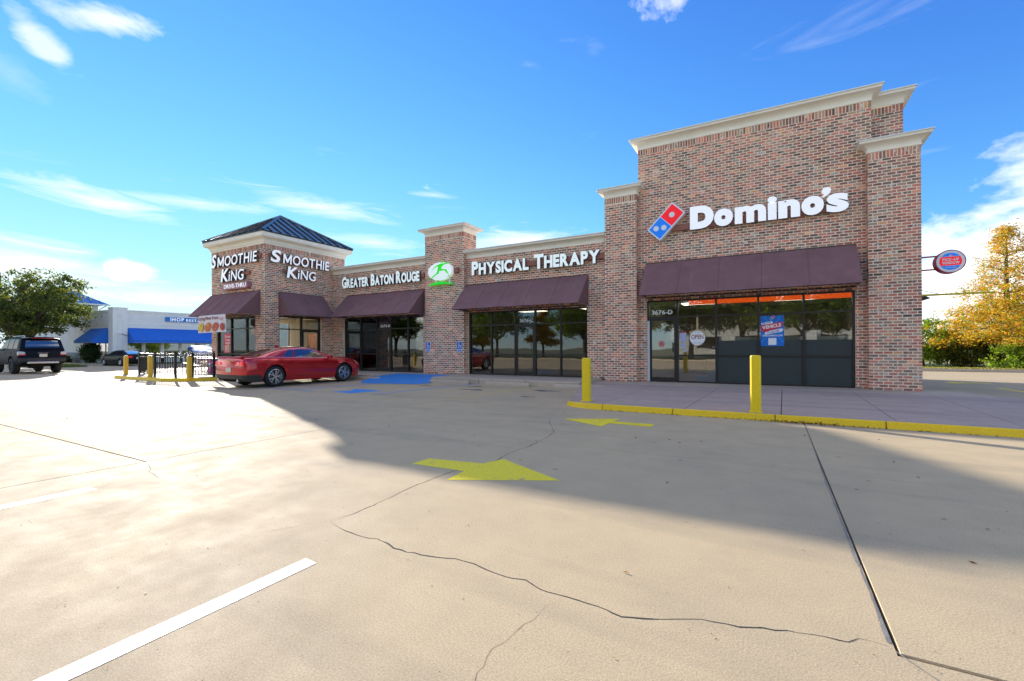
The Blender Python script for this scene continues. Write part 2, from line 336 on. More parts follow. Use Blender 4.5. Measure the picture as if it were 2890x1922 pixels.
def brickmat(name):
    m = bpy.data.materials.new(name); m.use_nodes = True; t = m.node_tree; t.nodes.clear()
    at = N(t, 'ShaderNodeAttribute', attribute_name='bc'); g = N(t, 'ShaderNodeNewGeometry'); P = g.outputs['Position']
    n1 = N(t, 'ShaderNodeTexNoise', ins={'Vector': P, 'Scale': 26.0, 'Detail': 6.0, 'Roughness': .7})
    n2 = N(t, 'ShaderNodeTexNoise', ins={'Vector': P, 'Scale': 9.0, 'Detail': 7.0, 'Roughness': .72, 'Distortion': .5})
    v = N(t, 'ShaderNodeMapRange', ins={0: n1.outputs[0], 1: .28, 2: .72, 3: .62, 4: 1.34})
    cb = N(t, 'ShaderNodeCombineXYZ', ins={0: v.outputs[0], 1: v.outputs[0], 2: v.outputs[0]})
    c = N(t, 'ShaderNodeMix', data_type='RGBA', blend_type='MULTIPLY', ins={0: 1.0, 6: at.outputs['Color'], 7: cb.outputs[0]})
    n3 = N(t, 'ShaderNodeTexNoise', ins={'Vector': P, 'Scale': .9, 'Detail': 6.0, 'Roughness': .65}); v3 = N(t, 'ShaderNodeMapRange', ins={0: n3.outputs[0], 1: .3, 2: .7, 3: .80, 4: 1.18}); cb3 = N(t, 'ShaderNodeCombineXYZ', ins={0: v3.outputs[0], 1: v3.outputs[0], 2: v3.outputs[0]}); c = N(t, 'ShaderNodeMix', data_type='RGBA', blend_type='MULTIPLY', ins={0: 1.0, 6: c.outputs[2], 7: cb3.outputs[0]})
    # lime smears left on some of the tumbled bricks
    th = MA(t, 'SUBTRACT', .74, MA(t, 'MULTIPLY', at.outputs['Alpha'], .27))
    k = MA(t, 'MULTIPLY', MA(t, 'DIVIDE', MA(t, 'SUBTRACT', n2.outputs[0], th), .05, clamp=True), .82)
    s = N(t, 'ShaderNodeMix', data_type='RGBA', ins={0: k, 6: c.outputs[2], 7: (.82, .73, .63, 1)})
    bp = N(t, 'ShaderNodeBump', ins={'Strength': .5, 'Distance': .006, 'Height': n1.outputs[0]})
    bs = N(t, 'ShaderNodeBsdfPrincipled', ins={'Base Color': s.outputs[2], 'Roughness': .85, 'Normal': bp.outputs[0]})
    bs.inputs['Specular IOR Level'].default_value = .25
    N(t, 'ShaderNodeOutputMaterial', ins={0: bs.outputs[0]}); return m
M_BRICK = brickmat('tumbled_brick')
M_MORTAR = pm('lime_mortar', (.93, .79, .60), .95, var=.10, vscale=14, bump=.4, bscale=150, spec=.2)
M_CORN = pm('cream_stucco', (.95, .89, .74), .85, var=.05, vscale=3, bump=.15, bscale=120, stain=.10)
M_COPE = pm('pale_metal_coping', (.80, .82, .76), .45, .0, var=.05, vscale=2)
M_FRAME = pm('dark_bronze_frame', (.040, .032, .026), .42, .3, var=.12, vscale=5)
M_WHITEF = pm('white_acrylic', (.90, .90, .90), .35)
M_RET = pm('dark_letter_return', (.06, .085, .11), .5)
M_RACE = pm('raceway_paint', (.34, .13, .085), .7, var=.15, vscale=4)
M_BLACK = pm('black_metal', (.012, .012, .013), .4, .2)
M_CHROME = pm('chrome', (.75, .76, .78), .15, 1.0)
def clothmat(name, col):
    m = bpy.data.materials.new(name); m.use_nodes = True; t = m.node_tree; t.nodes.clear(); g = N(t, 'ShaderNodeNewGeometry'); P = g.outputs['Position']
    n1 = N(t, 'ShaderNodeTexNoise', ins={'Vector': P, 'Scale': 2.2, 'Detail': 7.0, 'Roughness': .65}); mp = N(t, 'ShaderNodeMapping', ins={'Vector': P, 'Scale': (9.0, .5, .5)})
    n2 = N(t, 'ShaderNodeTexNoise', ins={'Vector': mp.outputs[0], 'Scale': 1.0, 'Detail': 6.0, 'Roughness': .7}); n4 = N(t, 'ShaderNodeTexNoise', ins={'Vector': P, 'Scale': 1.1, 'Detail': 2.0})
    k = MA(t, 'MULTIPLY', MA(t, 'DIVIDE', MA(t, 'SUBTRACT', n2.outputs[0], .56), .16, clamp=True), MA(t, 'MULTIPLY', MA(t, 'DIVIDE', MA(t, 'SUBTRACT', n4.outputs[0], .45), .25, clamp=True), .38))
    v = N(t, 'ShaderNodeMapRange', ins={0: n1.outputs[0], 1: .3, 2: .7, 3: .86, 4: 1.14}); cb = N(t, 'ShaderNodeCombineXYZ', ins={0: v.outputs[0], 1: v.outputs[0], 2: v.outputs[0]})
    a = N(t, 'ShaderNodeMix', data_type='RGBA', blend_type='MULTIPLY', ins={0: 1.0, 6: (*col, 1), 7: cb.outputs[0]}); c = N(t, 'ShaderNodeMix', data_type='RGBA', ins={0: k, 6: a.outputs[2], 7: (.42, .33, .34, 1)})
    nb = N(t, 'ShaderNodeTexNoise', ins={'Vector': P, 'Scale': 240.0}); bp = N(t, 'ShaderNodeBump', ins={'Strength': .12, 'Distance': .01, 'Height': nb.outputs[0]})
    bs = N(t, 'ShaderNodeBsdfPrincipled', ins={'Base Color': c.outputs[2], 'Roughness': .8, 'Normal': bp.outputs[0]}); bs.inputs['Specular IOR Level'].default_value = .35
    tr = N(t, 'ShaderNodeBsdfTranslucent', ins={'Color': c.outputs[2]}); mx = N(t, 'ShaderNodeMixShader', ins={0: .28, 1: bs.outputs[0], 2: tr.outputs[0]})
    N(t, 'ShaderNodeOutputMaterial', ins={0: mx.outputs[0]}); return m
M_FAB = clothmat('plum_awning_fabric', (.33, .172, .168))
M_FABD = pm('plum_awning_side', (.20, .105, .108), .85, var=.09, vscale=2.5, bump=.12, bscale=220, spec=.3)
M_ALU = pm('galvanised_frame', (.42, .42, .42), .4, .7)
def glassmat(name, tint, refl=.16, rough=0.0, wob=.0):
    m = bpy.data.materials.new(name); m.use_nodes = True; t = m.node_tree; t.nodes.clear()
    fr = N(t, 'ShaderNodeFresnel', ins={'IOR': 1.5}); f = MA(t, 'ADD', MA(t, 'MULTIPLY', fr.outputs[0], 1.15), refl, clamp=True)
    gl = N(t, 'ShaderNodeBsdfGlossy', ins={'Color': (.95, .95, .95, 1), 'Roughness': rough})
    if wob > 0:
        g = N(t, 'ShaderNodeNewGeometry'); nz = N(t, 'ShaderNodeTexNoise', ins={'Vector': g.outputs['Position'], 'Scale': 1.3, 'Detail': 1.0})
        bp = N(t, 'ShaderNodeBump', ins={'Strength': wob, 'Distance': .02, 'Height': nz.outputs[0]}); t.links.new(bp.outputs[0], gl.inputs['Normal'])
    tr = N(t, 'ShaderNodeBsdfTransparent', ins={'Color': (*tint, 1)})
    mx = N(t, 'ShaderNodeMixShader', ins={0: f, 1: tr.outputs[0], 2: gl.outputs[0]})
    N(t, 'ShaderNodeOutputMaterial', ins={0: mx.outputs[0]}); MAT[name] = m; return m
M_GLASS = glassmat('tinted_shop_glass', (.90, .91, .87), .11, 0, .10)
M_GLASSD = glassmat('dark_shop_glass', (.46, .46, .43), .085, 0, .10)
M_GLASSC = glassmat('clear_shop_glass', (.95, .96, .93), .04, 0, .06)

# ------------------------------------------------------------------ ground, lot, walks
ground = mk('ground', [(-420, -420, -.06), (420, -420, -.06), (420, 420, -.06), (-420, 420, -.06)], [(0, 1, 2, 3)], pm('dry_soil_grass', (.13, .13, .055), .95, var=.35, vscale=1.5)); tag(ground, kind='structure')
lot = mk('parking_lot', [(-62, -13.2, -.03), (34, -13.2, -.03), (34, 31, -.03), (-62, 31, -.03)], [(0, 1, 2, 3)], CONC4); tag(lot, kind='structure')
bed = mk('joint_bed', [(-40.3, -7.2, -.022), (7.2, -7.2, -.022), (7.2, 14.6, -.022), (-40.3, 14.6, -.022)], [(0, 1, 2, 3)], M_DARKJ, lot)
XJ = [-40.3, -33.5, -26.75, -20.0, -13.1, -6.22, .45, 7.2]; YJ = [-7.2, -4.0, -.8, 2.45, 5.6, 8.25, 11.2, 14.6]
def slab(x0, x1, y0, y1, g0, g1, h0, h1, z=0.0):
    """a slab sheet with chamfered rim that sinks into the joint"""
    a, b, c, d = x0+g0, x1-g1, y0+h0, y1-h1; e = .003
    V = [(a, c, -.02), (b, c, -.02), (b, d, -.02), (a, d, -.02), (a, c, z-.005), (b, c, z-.005), (b, d, z-.005), (a, d, z-.005), (a+e, c+e, z), (b-e, c+e, z), (b-e, d-e, z), (a+e, d-e, z)]
    Fc = [(8, 9, 10, 11)]
    for k in (0, 4):
        for i in range(4): j = (i+1) % 4; Fc.append((k+i, k+j, k+4+j, k+4+i))
    return V, Fc
for i in range(len(XJ)-1):
    for j in range(len(YJ)-1):
        if (XJ[i] == -6.22 and YJ[j] <= 2.45) or (XJ[i] == .45 and YJ[j] < 2.45): continue
        y1_ = YJ[j+1]
        if XJ[i] >= .4 and YJ[j] > 11: continue
        w0 = .006 if XJ[i] == .45 else .003; w1 = .006 if XJ[i+1] == .45 else .003
        h0 = .009 if (YJ[j] == 2.45 and (XJ[i] > 0 or XJ[i] < -6.5)) else .003; h1 = .009 if (YJ[j+1] == 2.45 and (XJ[i] > 0 or XJ[i] < -6.5)) else .003
        V, Fc = slab(XJ[i], XJ[i+1], YJ[j], y1_, w0, w1, h0, h1); mk('concrete_slab', V, Fc, CONC, lot)
# lot sheet right of and behind the slabs, flush with them
for a in ((7.2, 34, -13.2, 31), (-62, -40.3, -13.2, 31), (-40.3, 7.2, -13.2, -7.2), (-40.3, -24.2, 14.6, 31), (3.3, 7.2, 14.6, 31), (-24.2, 3.3, 24.2, 31)):
    mk('concrete_sheet', [(a[0], a[2], -.001), (a[1], a[2], -.001), (a[1], a[3], -.001), (a[0], a[3], -.001)], [(0, 1, 2, 3)], CONC4, lot)
# the wide sealed joint: a ragged ridge of old sealant along one lip
def ribbon(pts, w, z, jitter=.0, taper=True, sub=6):
    """ragged thin strip following a polyline"""
    P = []
    for i in range(len(pts)-1):
        a, b = np.array(pts[i]), np.array(pts[i+1]); n = max(2, int(np.linalg.norm(b-a)/.05))
        for k in range(n): P.append(a+(b-a)*k/n)
    P.append(np.array(pts[-1])); P = np.array(P); n = len(P)
    wob = np.cumsum(RNG.normal(0, jitter, (n, 2)), 0); wob -= np.linspace(0, 1, n)[:, None]*wob[-1]
    P = P+wob*.6+RNG.normal(0, jitter*.5, (n, 2))
    T = np.gradient(P, axis=0); T /= np.linalg.norm(T, axis=1)[:, None]+1e-9; Nn = np.stack([-T[:, 1], T[:, 0]], 1)
    ww = w*(.25+.5*RNG.random(n)+2.6*np.convolve(RNG.random(n)**6, np.ones(4)/4, 'same'))
    if taper: ww *= np.clip(np.minimum(np.arange(n), np.arange(n)[::-1])/6.0, .15, 1)
    Lf, Rg = P+Nn*ww[:, None]/2, P-Nn*ww[:, None]/2
    V = [(x, y, z) for x, y in Lf]+[(x, y, z) for x, y in Rg]
    return V, [(i, n+i, n+i+1, i+1) for i in range(n-1)]
V, Fc = ribbon([(.43, 2.52), (.43, 5.6), (.455, 8.9)], .014, .002, .0012, False); mk('joint_sealant', V, Fc, M_SEAL, lot)
V, Fc = ribbon([(.44, 2.47), (.52, 2.36), (.66, 2.2), (.82, 1.9)], .012, .002, .001, False); mk('joint_sealant', V, Fc, M_SEAL, lot)
CR = {'a': [(-3.5, 7.42), (-2.9, 6.3), (-2.75, 5.21), (-2.81, 4.76), (-2.76, 4.25), (-2.91, 3.82), (-2.91, 3.35), (-2.85, 2.84), (-2.83, 2.45), (-2.87, 2.27)],
      'b': [(-2.87, 2.27), (-2.73, 2.23), (-2.61, 2.19), (-2.42, 2.17), (-2.32, 2.19), (-2.11, 2.15), (-1.84, 2.17), (-1.69, 2.21), (-1.55, 2.23), (-1.45, 2.2), (-1.33, 2.18), (-1.21, 2.19), (-1.12, 2.15), (-.96, 2.16), (-.84, 2.17), (-.73, 2.17), (-.66, 2.16), (-.55, 2.2), (-.33, 2.31), (-.22, 2.33), (-.11, 2.36), (-.01, 2.4), (.08, 2.43), (.18, 2.45), (.26, 2.44), (.32, 2.49), (.42, 2.5)],
      'c': [(-2.87, 2.27), (-2.97, 2.13), (-3.05, 1.99), (-3.16, 1.84)], 'd': [(-.95, 2.15), (-.99, 2.05), (-1.0, 1.92), (-1.04, 1.77), (-1.05, 1.64), (-1.03, 1.55), (-1.02, 1.45), (-1.1, 1.2)],
      'e': [(-6.22, 2.45), (-5.7, 2.28), (-5.22, 2.18)], 'f': [(4.04, 18.8), (5.63, 18.3)]}
for k, wd in (('a', .008), ('b', .009), ('c', .004), ('d', .0035), ('e', .006), ('f', .05)):
    V, Fc = ribbon(CR[k], wd, .0012, .0085); mk('crack', V, Fc, M_DARKJ, lot)
# painted markings
def sheet(name, polys, mat, z=.0018, parent=lot):
    V = []; Fc = []
    for p in polys: Fc.append(tuple(range(len(V), len(V)+len(p)))); V += [(x, y, z) for x, y in p]
    return mk(name, V, Fc, mat, parent)
sheet('arrow_marking', [[(-3.48, 3.85), (-2.80, 3.88), (-2.80, 4.24), (-3.48, 4.13)], [(-2.76, 3.54), (-1.79, 4.05), (-2.70, 4.52), (-2.80, 4.24), (-2.80, 3.88)]], M_YEL)
sheet('arrow_marking', [[(-3.29, 7.61), (-2.42, 7.15), (-2.41, 7.54), (-2.40, 7.75), (-2.39, 8.08)], [(-2.41, 7.52), (-1.71, 7.50), (-1.71, 7.77), (-2.41, 7.74)]], M_YEL)
sheet('stall_line', [[(-2.50, -3.2), (-2.385, -3.2), (-2.372, 1.79), (-2.487, 1.80)]], M_WHITE)
sheet('stall_line', [[(-5.56, -3.2), (-5.43, -3.2), (-5.38, 1.745), (-5.53, 1.73)]], M_WHITE)
sheet('stall_line', [[(-7.10, 9.13), (-7.0, 9.13), (-6.80, 13.4), (-6.90, 13.4)]], M_YFAD)
sheet('accessible_line', [[(-9.75, 9.1), (-9.63, 9.1), (-9.17, 13.5), (-9.29, 13.5)]], M_BLUEF)
sheet('accessible_line', [[(-12.95, 9.05), (-12.83, 9.05), (-12.40, 13.3), (-12.52, 13.3)]], M_BLUEF)
sheet('accessible_line', [[(-14.55, 9.02), (-12.1, 8.96), (-12.1, 9.07), (-14.55, 9.13)]], M_BLUEF)
sheet('accessible_symbol', [[(-11.46, 9.12), (-10.5, 9.06), (-10.42, 9.55), (-10.15, 9.98), (-10.9, 10.12), (-11.5, 10.05), (-11.15, 9.62)]], M_BLUEP)
sheet('arrow_marking', [[(5.2, 21.5), (5.75, 20.95), (5.6, 21.5), (6.5, 21.6), (6.5, 21.9), (5.6, 21.9), (5.75, 22.3)]], M_YEL)
sheet('lane_line', [[(5.9, 19.45), (6.05, 19.45), (6.25, 17.0), (6.1, 17.0)], [(5.1, 15.5), (5.9, 15.5), (5.9, 15.2), (5.1, 15.2)]], M_YEL)
# oil drips under the stalls
M_OIL = pm('oil_stain', (.11, .10, .095), .6, var=.3, vscale=8)
for x, y, a, b in ((-8.0, 11.6, .75, .32), (-5.9, 12.3, .8, .35), (-8.6, 12.6, .5, .25), (-5.6, 10.6, .4, .2), (-10.4, 12.2, .5, .2)):
    n = 26; q = np.linspace(0, 2*math.pi, n, endpoint=False); rr = 1+.35*np.sin(3*q+x)+.2*np.sin(7*q+y)+RNG.normal(0, .08, n)
    sheet('oil_stain', [[(x+a*.5*r*math.cos(t), y+b*.5*r*math.sin(t)) for t, r in zip(q, rr)]], M_OIL, .0012)
# raised apron in front of the near shop: slabs between tooled joints
apron = mk('sidewalk', [(-3.2, 9.25, .09), (9.4, 9.25, .09), (9.4, 14.5, .09), (-3.2, 14.5, .09)], [(0, 1, 2, 3)], M_DARKJ); tag(apron, kind='structure')
AJ = [-3.12, -1.46, .12, 1.68, 3.15, 4.8, 6.4, 8.0, 9.4]
def top_slab(poly, z, mat, parent, name='concrete_slab', g=.006, zb=0.0):
    n = len(poly); c = np.mean(poly, 0)
    P = np.array(poly, float)
    Q = []
    for i in range(n):                                        # shrink every edge by g
        a, b, d = P[i-1], P[i], P[(i+1) % n]; e1 = (b-a)/np.linalg.norm(b-a); e2 = (d-b)/np.linalg.norm(d-b)
        n1 = np.array([-e1[1], e1[0]]); n2 = np.array([-e2[1], e2[0]]); mtr = (n1+n2)/max(.3, 1+n1@n2); Q.append(b+mtr*g)
    V = [(x, y, zb) for x, y in Q]+[(x, y, z-.006) for x, y in Q]+[tuple(np.array(q)+(c-np.array(q))/np.linalg.norm(c-np.array(q))*.007)+(z,) for q in Q]
    V = [(v[0], v[1], v[2]) for v in V]
    Fc = [tuple(range(2*n, 3*n))]+[(k+i, k+(i+1) % n, k+n+(i+1) % n, k+n+i) for k in (0, n) for i in range(n)]
    return mk(name, V, Fc, mat, parent)
top_slab([(-6.22, -7.2), (7.2, -7.2), (7.2, 2.45), (.45, 2.45), (.45, 5.6), (-6.22, 5.6)], 0.0, CONC, lot, g=.007, zb=-.02)
top_slab([(-3.95, 9.52), (-3.72, 9.27), (-3.42, 9.15), (-3.12, 9.12), (-3.12, 14.5), (-5.28, 14.5), (-5.2, 13.4)], .112, CONC2, apron)
for i in range(len(AJ)-1):
    d = .10
    top_slab([(AJ[i], 9.12), (AJ[i+1], 9.12), (AJ[i+1]+d, 14.5), (AJ[i]+(d if i else 0), 14.5)], .112, CONC2, apron)
top_slab([(-5.28, 14.5), (4.55, 14.5), (4.2, 15.95), (-5.28, 15.95)], .113, CONC3, apron, 'walk_strip', .002)
# yellow kerb, in cast lengths
kerb = tag(mk('kerb', [(-3.1, 9.10, -.02), (9.4, 9.10, -.02), (9.4, 9.13, -.02), (-3.1, 9.13, -.02)], [(0, 1, 2, 3)], M_DARKJ), kind='structure')
def kerb_piece(pts, zt, parent, mat=M_YKERB, th=.045):
    """front face slightly battered, rounded top edge"""
    P = np.array(pts, float); T = np.gradient(P, axis=0); T /= np.linalg.norm(T, axis=1)[:, None]; Nn = np.stack([-T[:, 1], T[:, 0]], 1)   # inwards
    prof = [(-.022, -.01), (-.020, .004), (-.004, .6), (.002, .88), (.012, .97), (.026, 1.0), (th, 1.0), (th, -.01)]
    V = []; m = len(prof)
    for i in range(len(P)):
        zz = zt if np.isscalar(zt) else zt[i]
        for o, h in prof: q = P[i]+Nn[i]*o; V.append((q[0], q[1], h*zz if h > 0 else -.01))
    Fc = [(i*m+k, (i+1)*m+k, (i+1)*m+k+1, i*m+k+1) for i in range(len(P)-1) for k in range(m-1)]
    Fc += [tuple(range(m)), tuple(range((len(P)-1)*m+m-1, (len(P)-1)*m-1, -1))]
    return mk('kerb_stone', V, Fc, mat, parent)
KJ = [-3.05, -1.66, .03, 1.53, 3.07, 4.65, 6.2, 7.8, 9.4]
for i in range(len(KJ)-1): kerb_piece([(x, 9.075) for x in np.linspace(KJ[i]+.008, KJ[i+1]-.008, 5)], .114, kerb)
kerb_piece([(-4.02, 9.62), (-3.98, 9.46), (-3.80, 9.26), (-3.45, 9.12), (-3.06, 9.075)], [.05, .085, .106, .113, .114], kerb)
# walk in front of the two middle shops and the ramp
walk = mk('sidewalk', [(-19.5, 13.62, .1), (-5.3, 13.62, .1), (-5.3, 15.7, .1), (-19.5, 15.7, .1)], [(0, 1, 2, 3)], M_DARKJ); tag(walk, kind='structure')
WJ = [-19.55, -17.6, -15.2]; 
for a, b in ((-19.55, -17.4), (-17.4, -14.3), (-11.3, -8.4), (-8.4, -5.3)): top_slab([(a, 13.62), (b, 13.62), (b, 15.74), (a, 15.74)], .186, CONC3, walk)
top_slab([(-14.3, 14.9), (-11.3, 14.9), (-11.3, 15.74), (-14.3, 15.74)], .186, CONC3, walk)
mk('ramp', [(-14.3, 14.9, .186), (-11.3, 14.9, .186), (-11.7, 13.62, .10), (-13.9, 13.62, .10), (-11.0, 12.4, .008), (-13.2, 11.85, .008), (-10.9, 13.0, .008), (-14.0, 12.6, .008), (-11.3, 13.62, .12), (-14.3, 13.62, .12)],
   [(3, 2, 1, 0), (3, 5, 4, 2), (2, 4, 6, 8), (2, 8, 1), (3, 9, 7, 5), (3, 0, 9)], M_BLUEP, walk)
for a, b in ((-19.5, -14.35), (-11.25, -9.1), (-9.08, -7.2), (-7.18, -5.32)): MB().cbox(a, b, 13.50, 13.62, -.01, .182, .015).build('kerb_stone', CONC3, walk)
# tower forecourt (patio) with its yellow kerb
PK = [(-26.2, 9.25), (-25.4, 8.84), (-23.2, 8.83), (-21.2, 8.86), (-20.6, 9.05), (-20.2, 9.36), (-19.9, 9.8), (-19.75, 10.25)]
patio = mk('patio', [(x, y+.02, .128) for x, y in PK]+[(-19.5, 12.1, .128), (-19.5, 13.6, .128), (-23.9, 13.6, .128), (-23.9, 17.5, .128), (-31.5, 17.5, .128), (-31.5, 12.6, .128)], [tuple(range(14))], CONC3); tag(patio, kind='structure')
for i in range(0, len(PK)-1): 
    a, b = np.array(PK[i]), np.array(PK[i+1]); kerb_piece([a+(b-a)*t for t in np.linspace(.004, .996, 4)], .132, patio)
mk('kerb_stone', *(lambda m: (m.V, m.F))(MB().box(-19.72, -19.5, 10.26, 13.6, -.01, .127)), CONC3, patio)
mk('kerb_stone', *(lambda m: (m.V, m.F))(MB().prism([(-31.5, 12.6), (-26.22, 9.24), (-26.15, 9.36), (-31.4, 12.75)], -.01, .126)), CONC3, patio)
# grass verges
M_GRASS = pm('verge_grass', (.085, .125, .028), .95, var=.35, vscale=3, bump=.6, bscale=60)
M_DRYG = pm('dry_verge', (.26, .24, .085), .95, var=.3, vscale=3, bump=.6, bscale=60)
def verge(name, poly, mat, z=.09):
    o = MB().prism(poly, -.05, z).build(name, mat); tag(o, kind='structure'); return o
vg1 = verge('verge', [(5.5, 31.6), (34, 30.4), (34, 60), (-6, 60), (-6, 32.0)], M_DRYG)
vg2 = verge('verge', [(-62, 10.6), (-44.4, 12.2), (-43.9, 13.0), (-44.6, 13.9), (-62, 13.5)], M_GRASS)
vg3 = verge('verge', [(-90, 15.2), (-46.6, 15.6), (-46.6, 60), (-90, 60)], M_GRASS)
vg4 = verge('verge', [(-70, -30), (40, -30), (40, -13.4), (-70, -13.4)], M_GRASS)
for (p, q, nm) in (((5.5, 31.5), (14.5, 31.0), vg1), ((14.5, 31.0), (34, 30.2), vg1), ((-62, 10.5), (-44.3, 12.1), vg2), ((-90, 15.1), (-46.5, 15.5), vg3), ((-70, -13.3), (40, -13.3), vg4)):
    a, b = np.array(p), np.array(q); kerb_piece([a+(b-a)*t for t in np.linspace(0, 1, 6)], .13, nm, CONC3, .14)
road = tag(mk('road', [(-300, -42, -.02), (300, -42, -.02), (300, -30.3, -.02), (-300, -30.3, -.02)], [(0, 1, 2, 3)], pm('asphalt', (.06, .06, .06), .8, var=.2, vscale=3)), kind='structure')
# ------------------------------------------------------------------ the shop building
BLD = thing('strip_mall', 'brown brick strip of shops with cream cornices, a tall block and a hip-roofed corner tower', 'building', (-8, 16, 0))
B0, B1 = .112, .186                                        # floor levels of the near shop and of the others
D, P, W, Q, T, TX = 15.90, 15.62, 15.78, 15.56, 12.14, -19.59
BACK = 24.0
BRK = []                                                   # every brick: (O, U, n, u0, u1, z0, z1)
PAL = np.array([(.235, .072, .045), (.20, .062, .042), (.165, .055, .04), (.26, .10, .06), (.105, .048, .036), (.085, .055, .045), (.060, .042, .036),
                (.13, .085, .062), (.175, .115, .082), (.115, .09, .075), (.21, .125, .08), (.30, .145, .06), (.15, .06, .05), (.19, .10, .075)])
PAL = PAL*np.array((3.2, 2.9, 2.5)); PAL = PAL*.80+.20*PAL.mean(1, keepdims=True)*np.array((1.25, 1.0, .85)); PW = np.array([14, 14, 12, 8, 12, 9, 7, 8, 6, 5, 5, 2.0, 8, 6]); PW = PW/PW.sum()
PW2 = PW.copy(); PW2[[8, 9, 10]] *= 1.6; PW2 /= PW2.sum()
def panel(O, U, width, z0, z1, openings=(), soldier=True, ph=0.0, el=.006, er=.006, zb=B0):
    U = np.array((U[0], U[1], 0.0)); n = np.array((U[1], -U[0], 0.0)); O = np.array((O[0], O[1], 0.0))
    zt = z1-(.212 if soldier else 0); ch = .0813; j = .0205
    k = 0
    while True:
        a = zb+k*ch; b = a+ch-j; k += 1
        if a < z0-.02: continue
        if b > zt+.03: break
        zc = (a+b)/2; al = [(-el, width+er)]
        for (o0, o1, za, zb_) in openings:
            if za < zc < zb_:
                na = []
                for s, e in al:
                    if o0 > s: na.append((s, min(e, o0)))
                    if o1 < e: na.append((max(s, o1), e))
                al = [q for q in na if q[1]-q[0] > .02]
        off = (.1016 if k % 2 else 0.0)+ph
        for s, e in al:
            i0 = int(math.floor((s-off)/.2032))-1; i1 = int(math.ceil((e-off)/.2032))+1
            for i in range(i0, i1):
                u0, u1 = max(s, off+i*.2032+j/2), min(e, off+(i+1)*.2032-j/2)
                if u1-u0 > .028: BRK.append((O, U, n, u0, u1, max(a, z0), min(b, zt)))
    if soldier:
        m = int(round(width/.0813)); pw = width/m
        for i in range(m):
            u0 = i*pw+j/2; u1 = (i+1)*pw-j/2
            if i == 0: u0 = -el
            if i == m-1: u1 = width+er
            BRK.append((O, U, n, u0, u1, z1-.200, z1-.006))
def core(name, O, U, width, z0, z1, openings=(), th=.25, parent=BLD, mat=M_MORTAR):
    """the mortar-faced wall body behind the bricks, cut round its openings"""
    mb = MB()
    def pc(u0, u1, za, zb):
        if u1-u0 < 1e-4 or zb-za < 1e-4: return
        if U == (1, 0): mb.box(O[0]+u0, O[0]+u1, O[1], O[1]+th, za, zb)
        elif U == (0, 1): mb.box(O[0]-th, O[0], O[1]+u0, O[1]+u1, za, zb)
        else: mb.box(O[0], O[0]+th, O[1]-u1, O[1]-u0, za, zb)
    last = 0.0
    for (o0, o1, za, zb) in sorted(openings):
        pc(last, o0, z0, z1); pc(o0, o1, zb, z1); pc(o0, o1, z0, max(z0, za)); last = o1
    pc(last, width, z0, z1)
    return mb.build(name, mat, parent)
def wall(name, O, U, width, z0, z1, openings=(), th=.25, **k):
    o = core(name, O, U, width, z0, z1, openings, th); panel(O, U, width, z0, z1, openings, **k); return o
# near tall block
SF_D = (-3.745, 2.02, B0, 2.88); SF_P = (-11.13, -5.85, B1, 2.789); SF_G = (-18.78, -13.58, B1, 2.789)
SF_T = (-23.52, -20.28, B1, 2.789); SF_R = (12.82, 15.06, B1, 2.789)
wall('front_wall', (-4.02, D), (1, 0), 6.42, B0, 8.11, [(SF_D[0]+4.02, SF_D[1]+4.02, B0, SF_D[3])], th=.28)
core('bay_return', (2.40, D+.285), (0, 1), .315, 6.5, 8.11, th=.28); panel((2.40, D), (0, 1), .60, 6.5, 8.11)
wall('setback_wall', (2.40, D+.60), (1, 0), .80, 6.3, 8.10)
wall('side_wall', (3.20, D+.61), (0, 1), BACK-D-.61, 0.0, 8.10, [(2.6, 4.0, .95, 2.3)])
PIL = core('pilaster', (2.28, P), (1, 0), 1.10, 0.0, 6.555, th=.95)
panel((2.28, P), (1, 0), 1.10, B0, 6.555, ph=0.0)
panel((3.38, P), (0, 1), .95, B0, 6.555); panel((2.28, D), (0, -1), D-P, B0, 6.555, el=0)
core('pilaster', (-5.13, P), (1, 0), 1.11, 0.0, 6.52, th=.95); panel((-5.13, P), (1, 0), 1.11, B0, 6.52, ph=.03)
panel((-4.02, P), (0, 1), D-P, B0, 6.52, er=0); panel((-5.13, P+.95), (0, -1), .95, 5.0, 6.52)
wall('side_wall', (-4.02, BACK), (0, -1), BACK-D-.3, 5.0, 8.11, el=0, er=0)
# middle shops and the pier between them
wall('front_wall', (TX, W), (1, 0), -13.28-TX, 0.0, 5.04, [(SF_G[0]-TX, SF_G[1]-TX, B1-.07, SF_G[3])], soldier=False, el=0, er=0, ph=.05, zb=B1)
wall('front_wall', (-11.22, W), (1, 0), -5.13+11.22, 0.0, 5.04, [(SF_P[0]+11.22, SF_P[1]+11.22, B1-.07, SF_P[3])], soldier=False, el=0, er=0, zb=B1)
core('pier', (-13.28, Q), (1, 0), 2.06, 0.0, 6.17, th=.95); panel((-13.28, Q), (1, 0), 2.06, B1, 6.17, zb=B1)
panel((-11.22, Q), (0, 1), .95, B1, 6.17, zb=B1); panel((-13.28, Q+.95), (0, -1), .95, B1, 6.17, zb=B1)
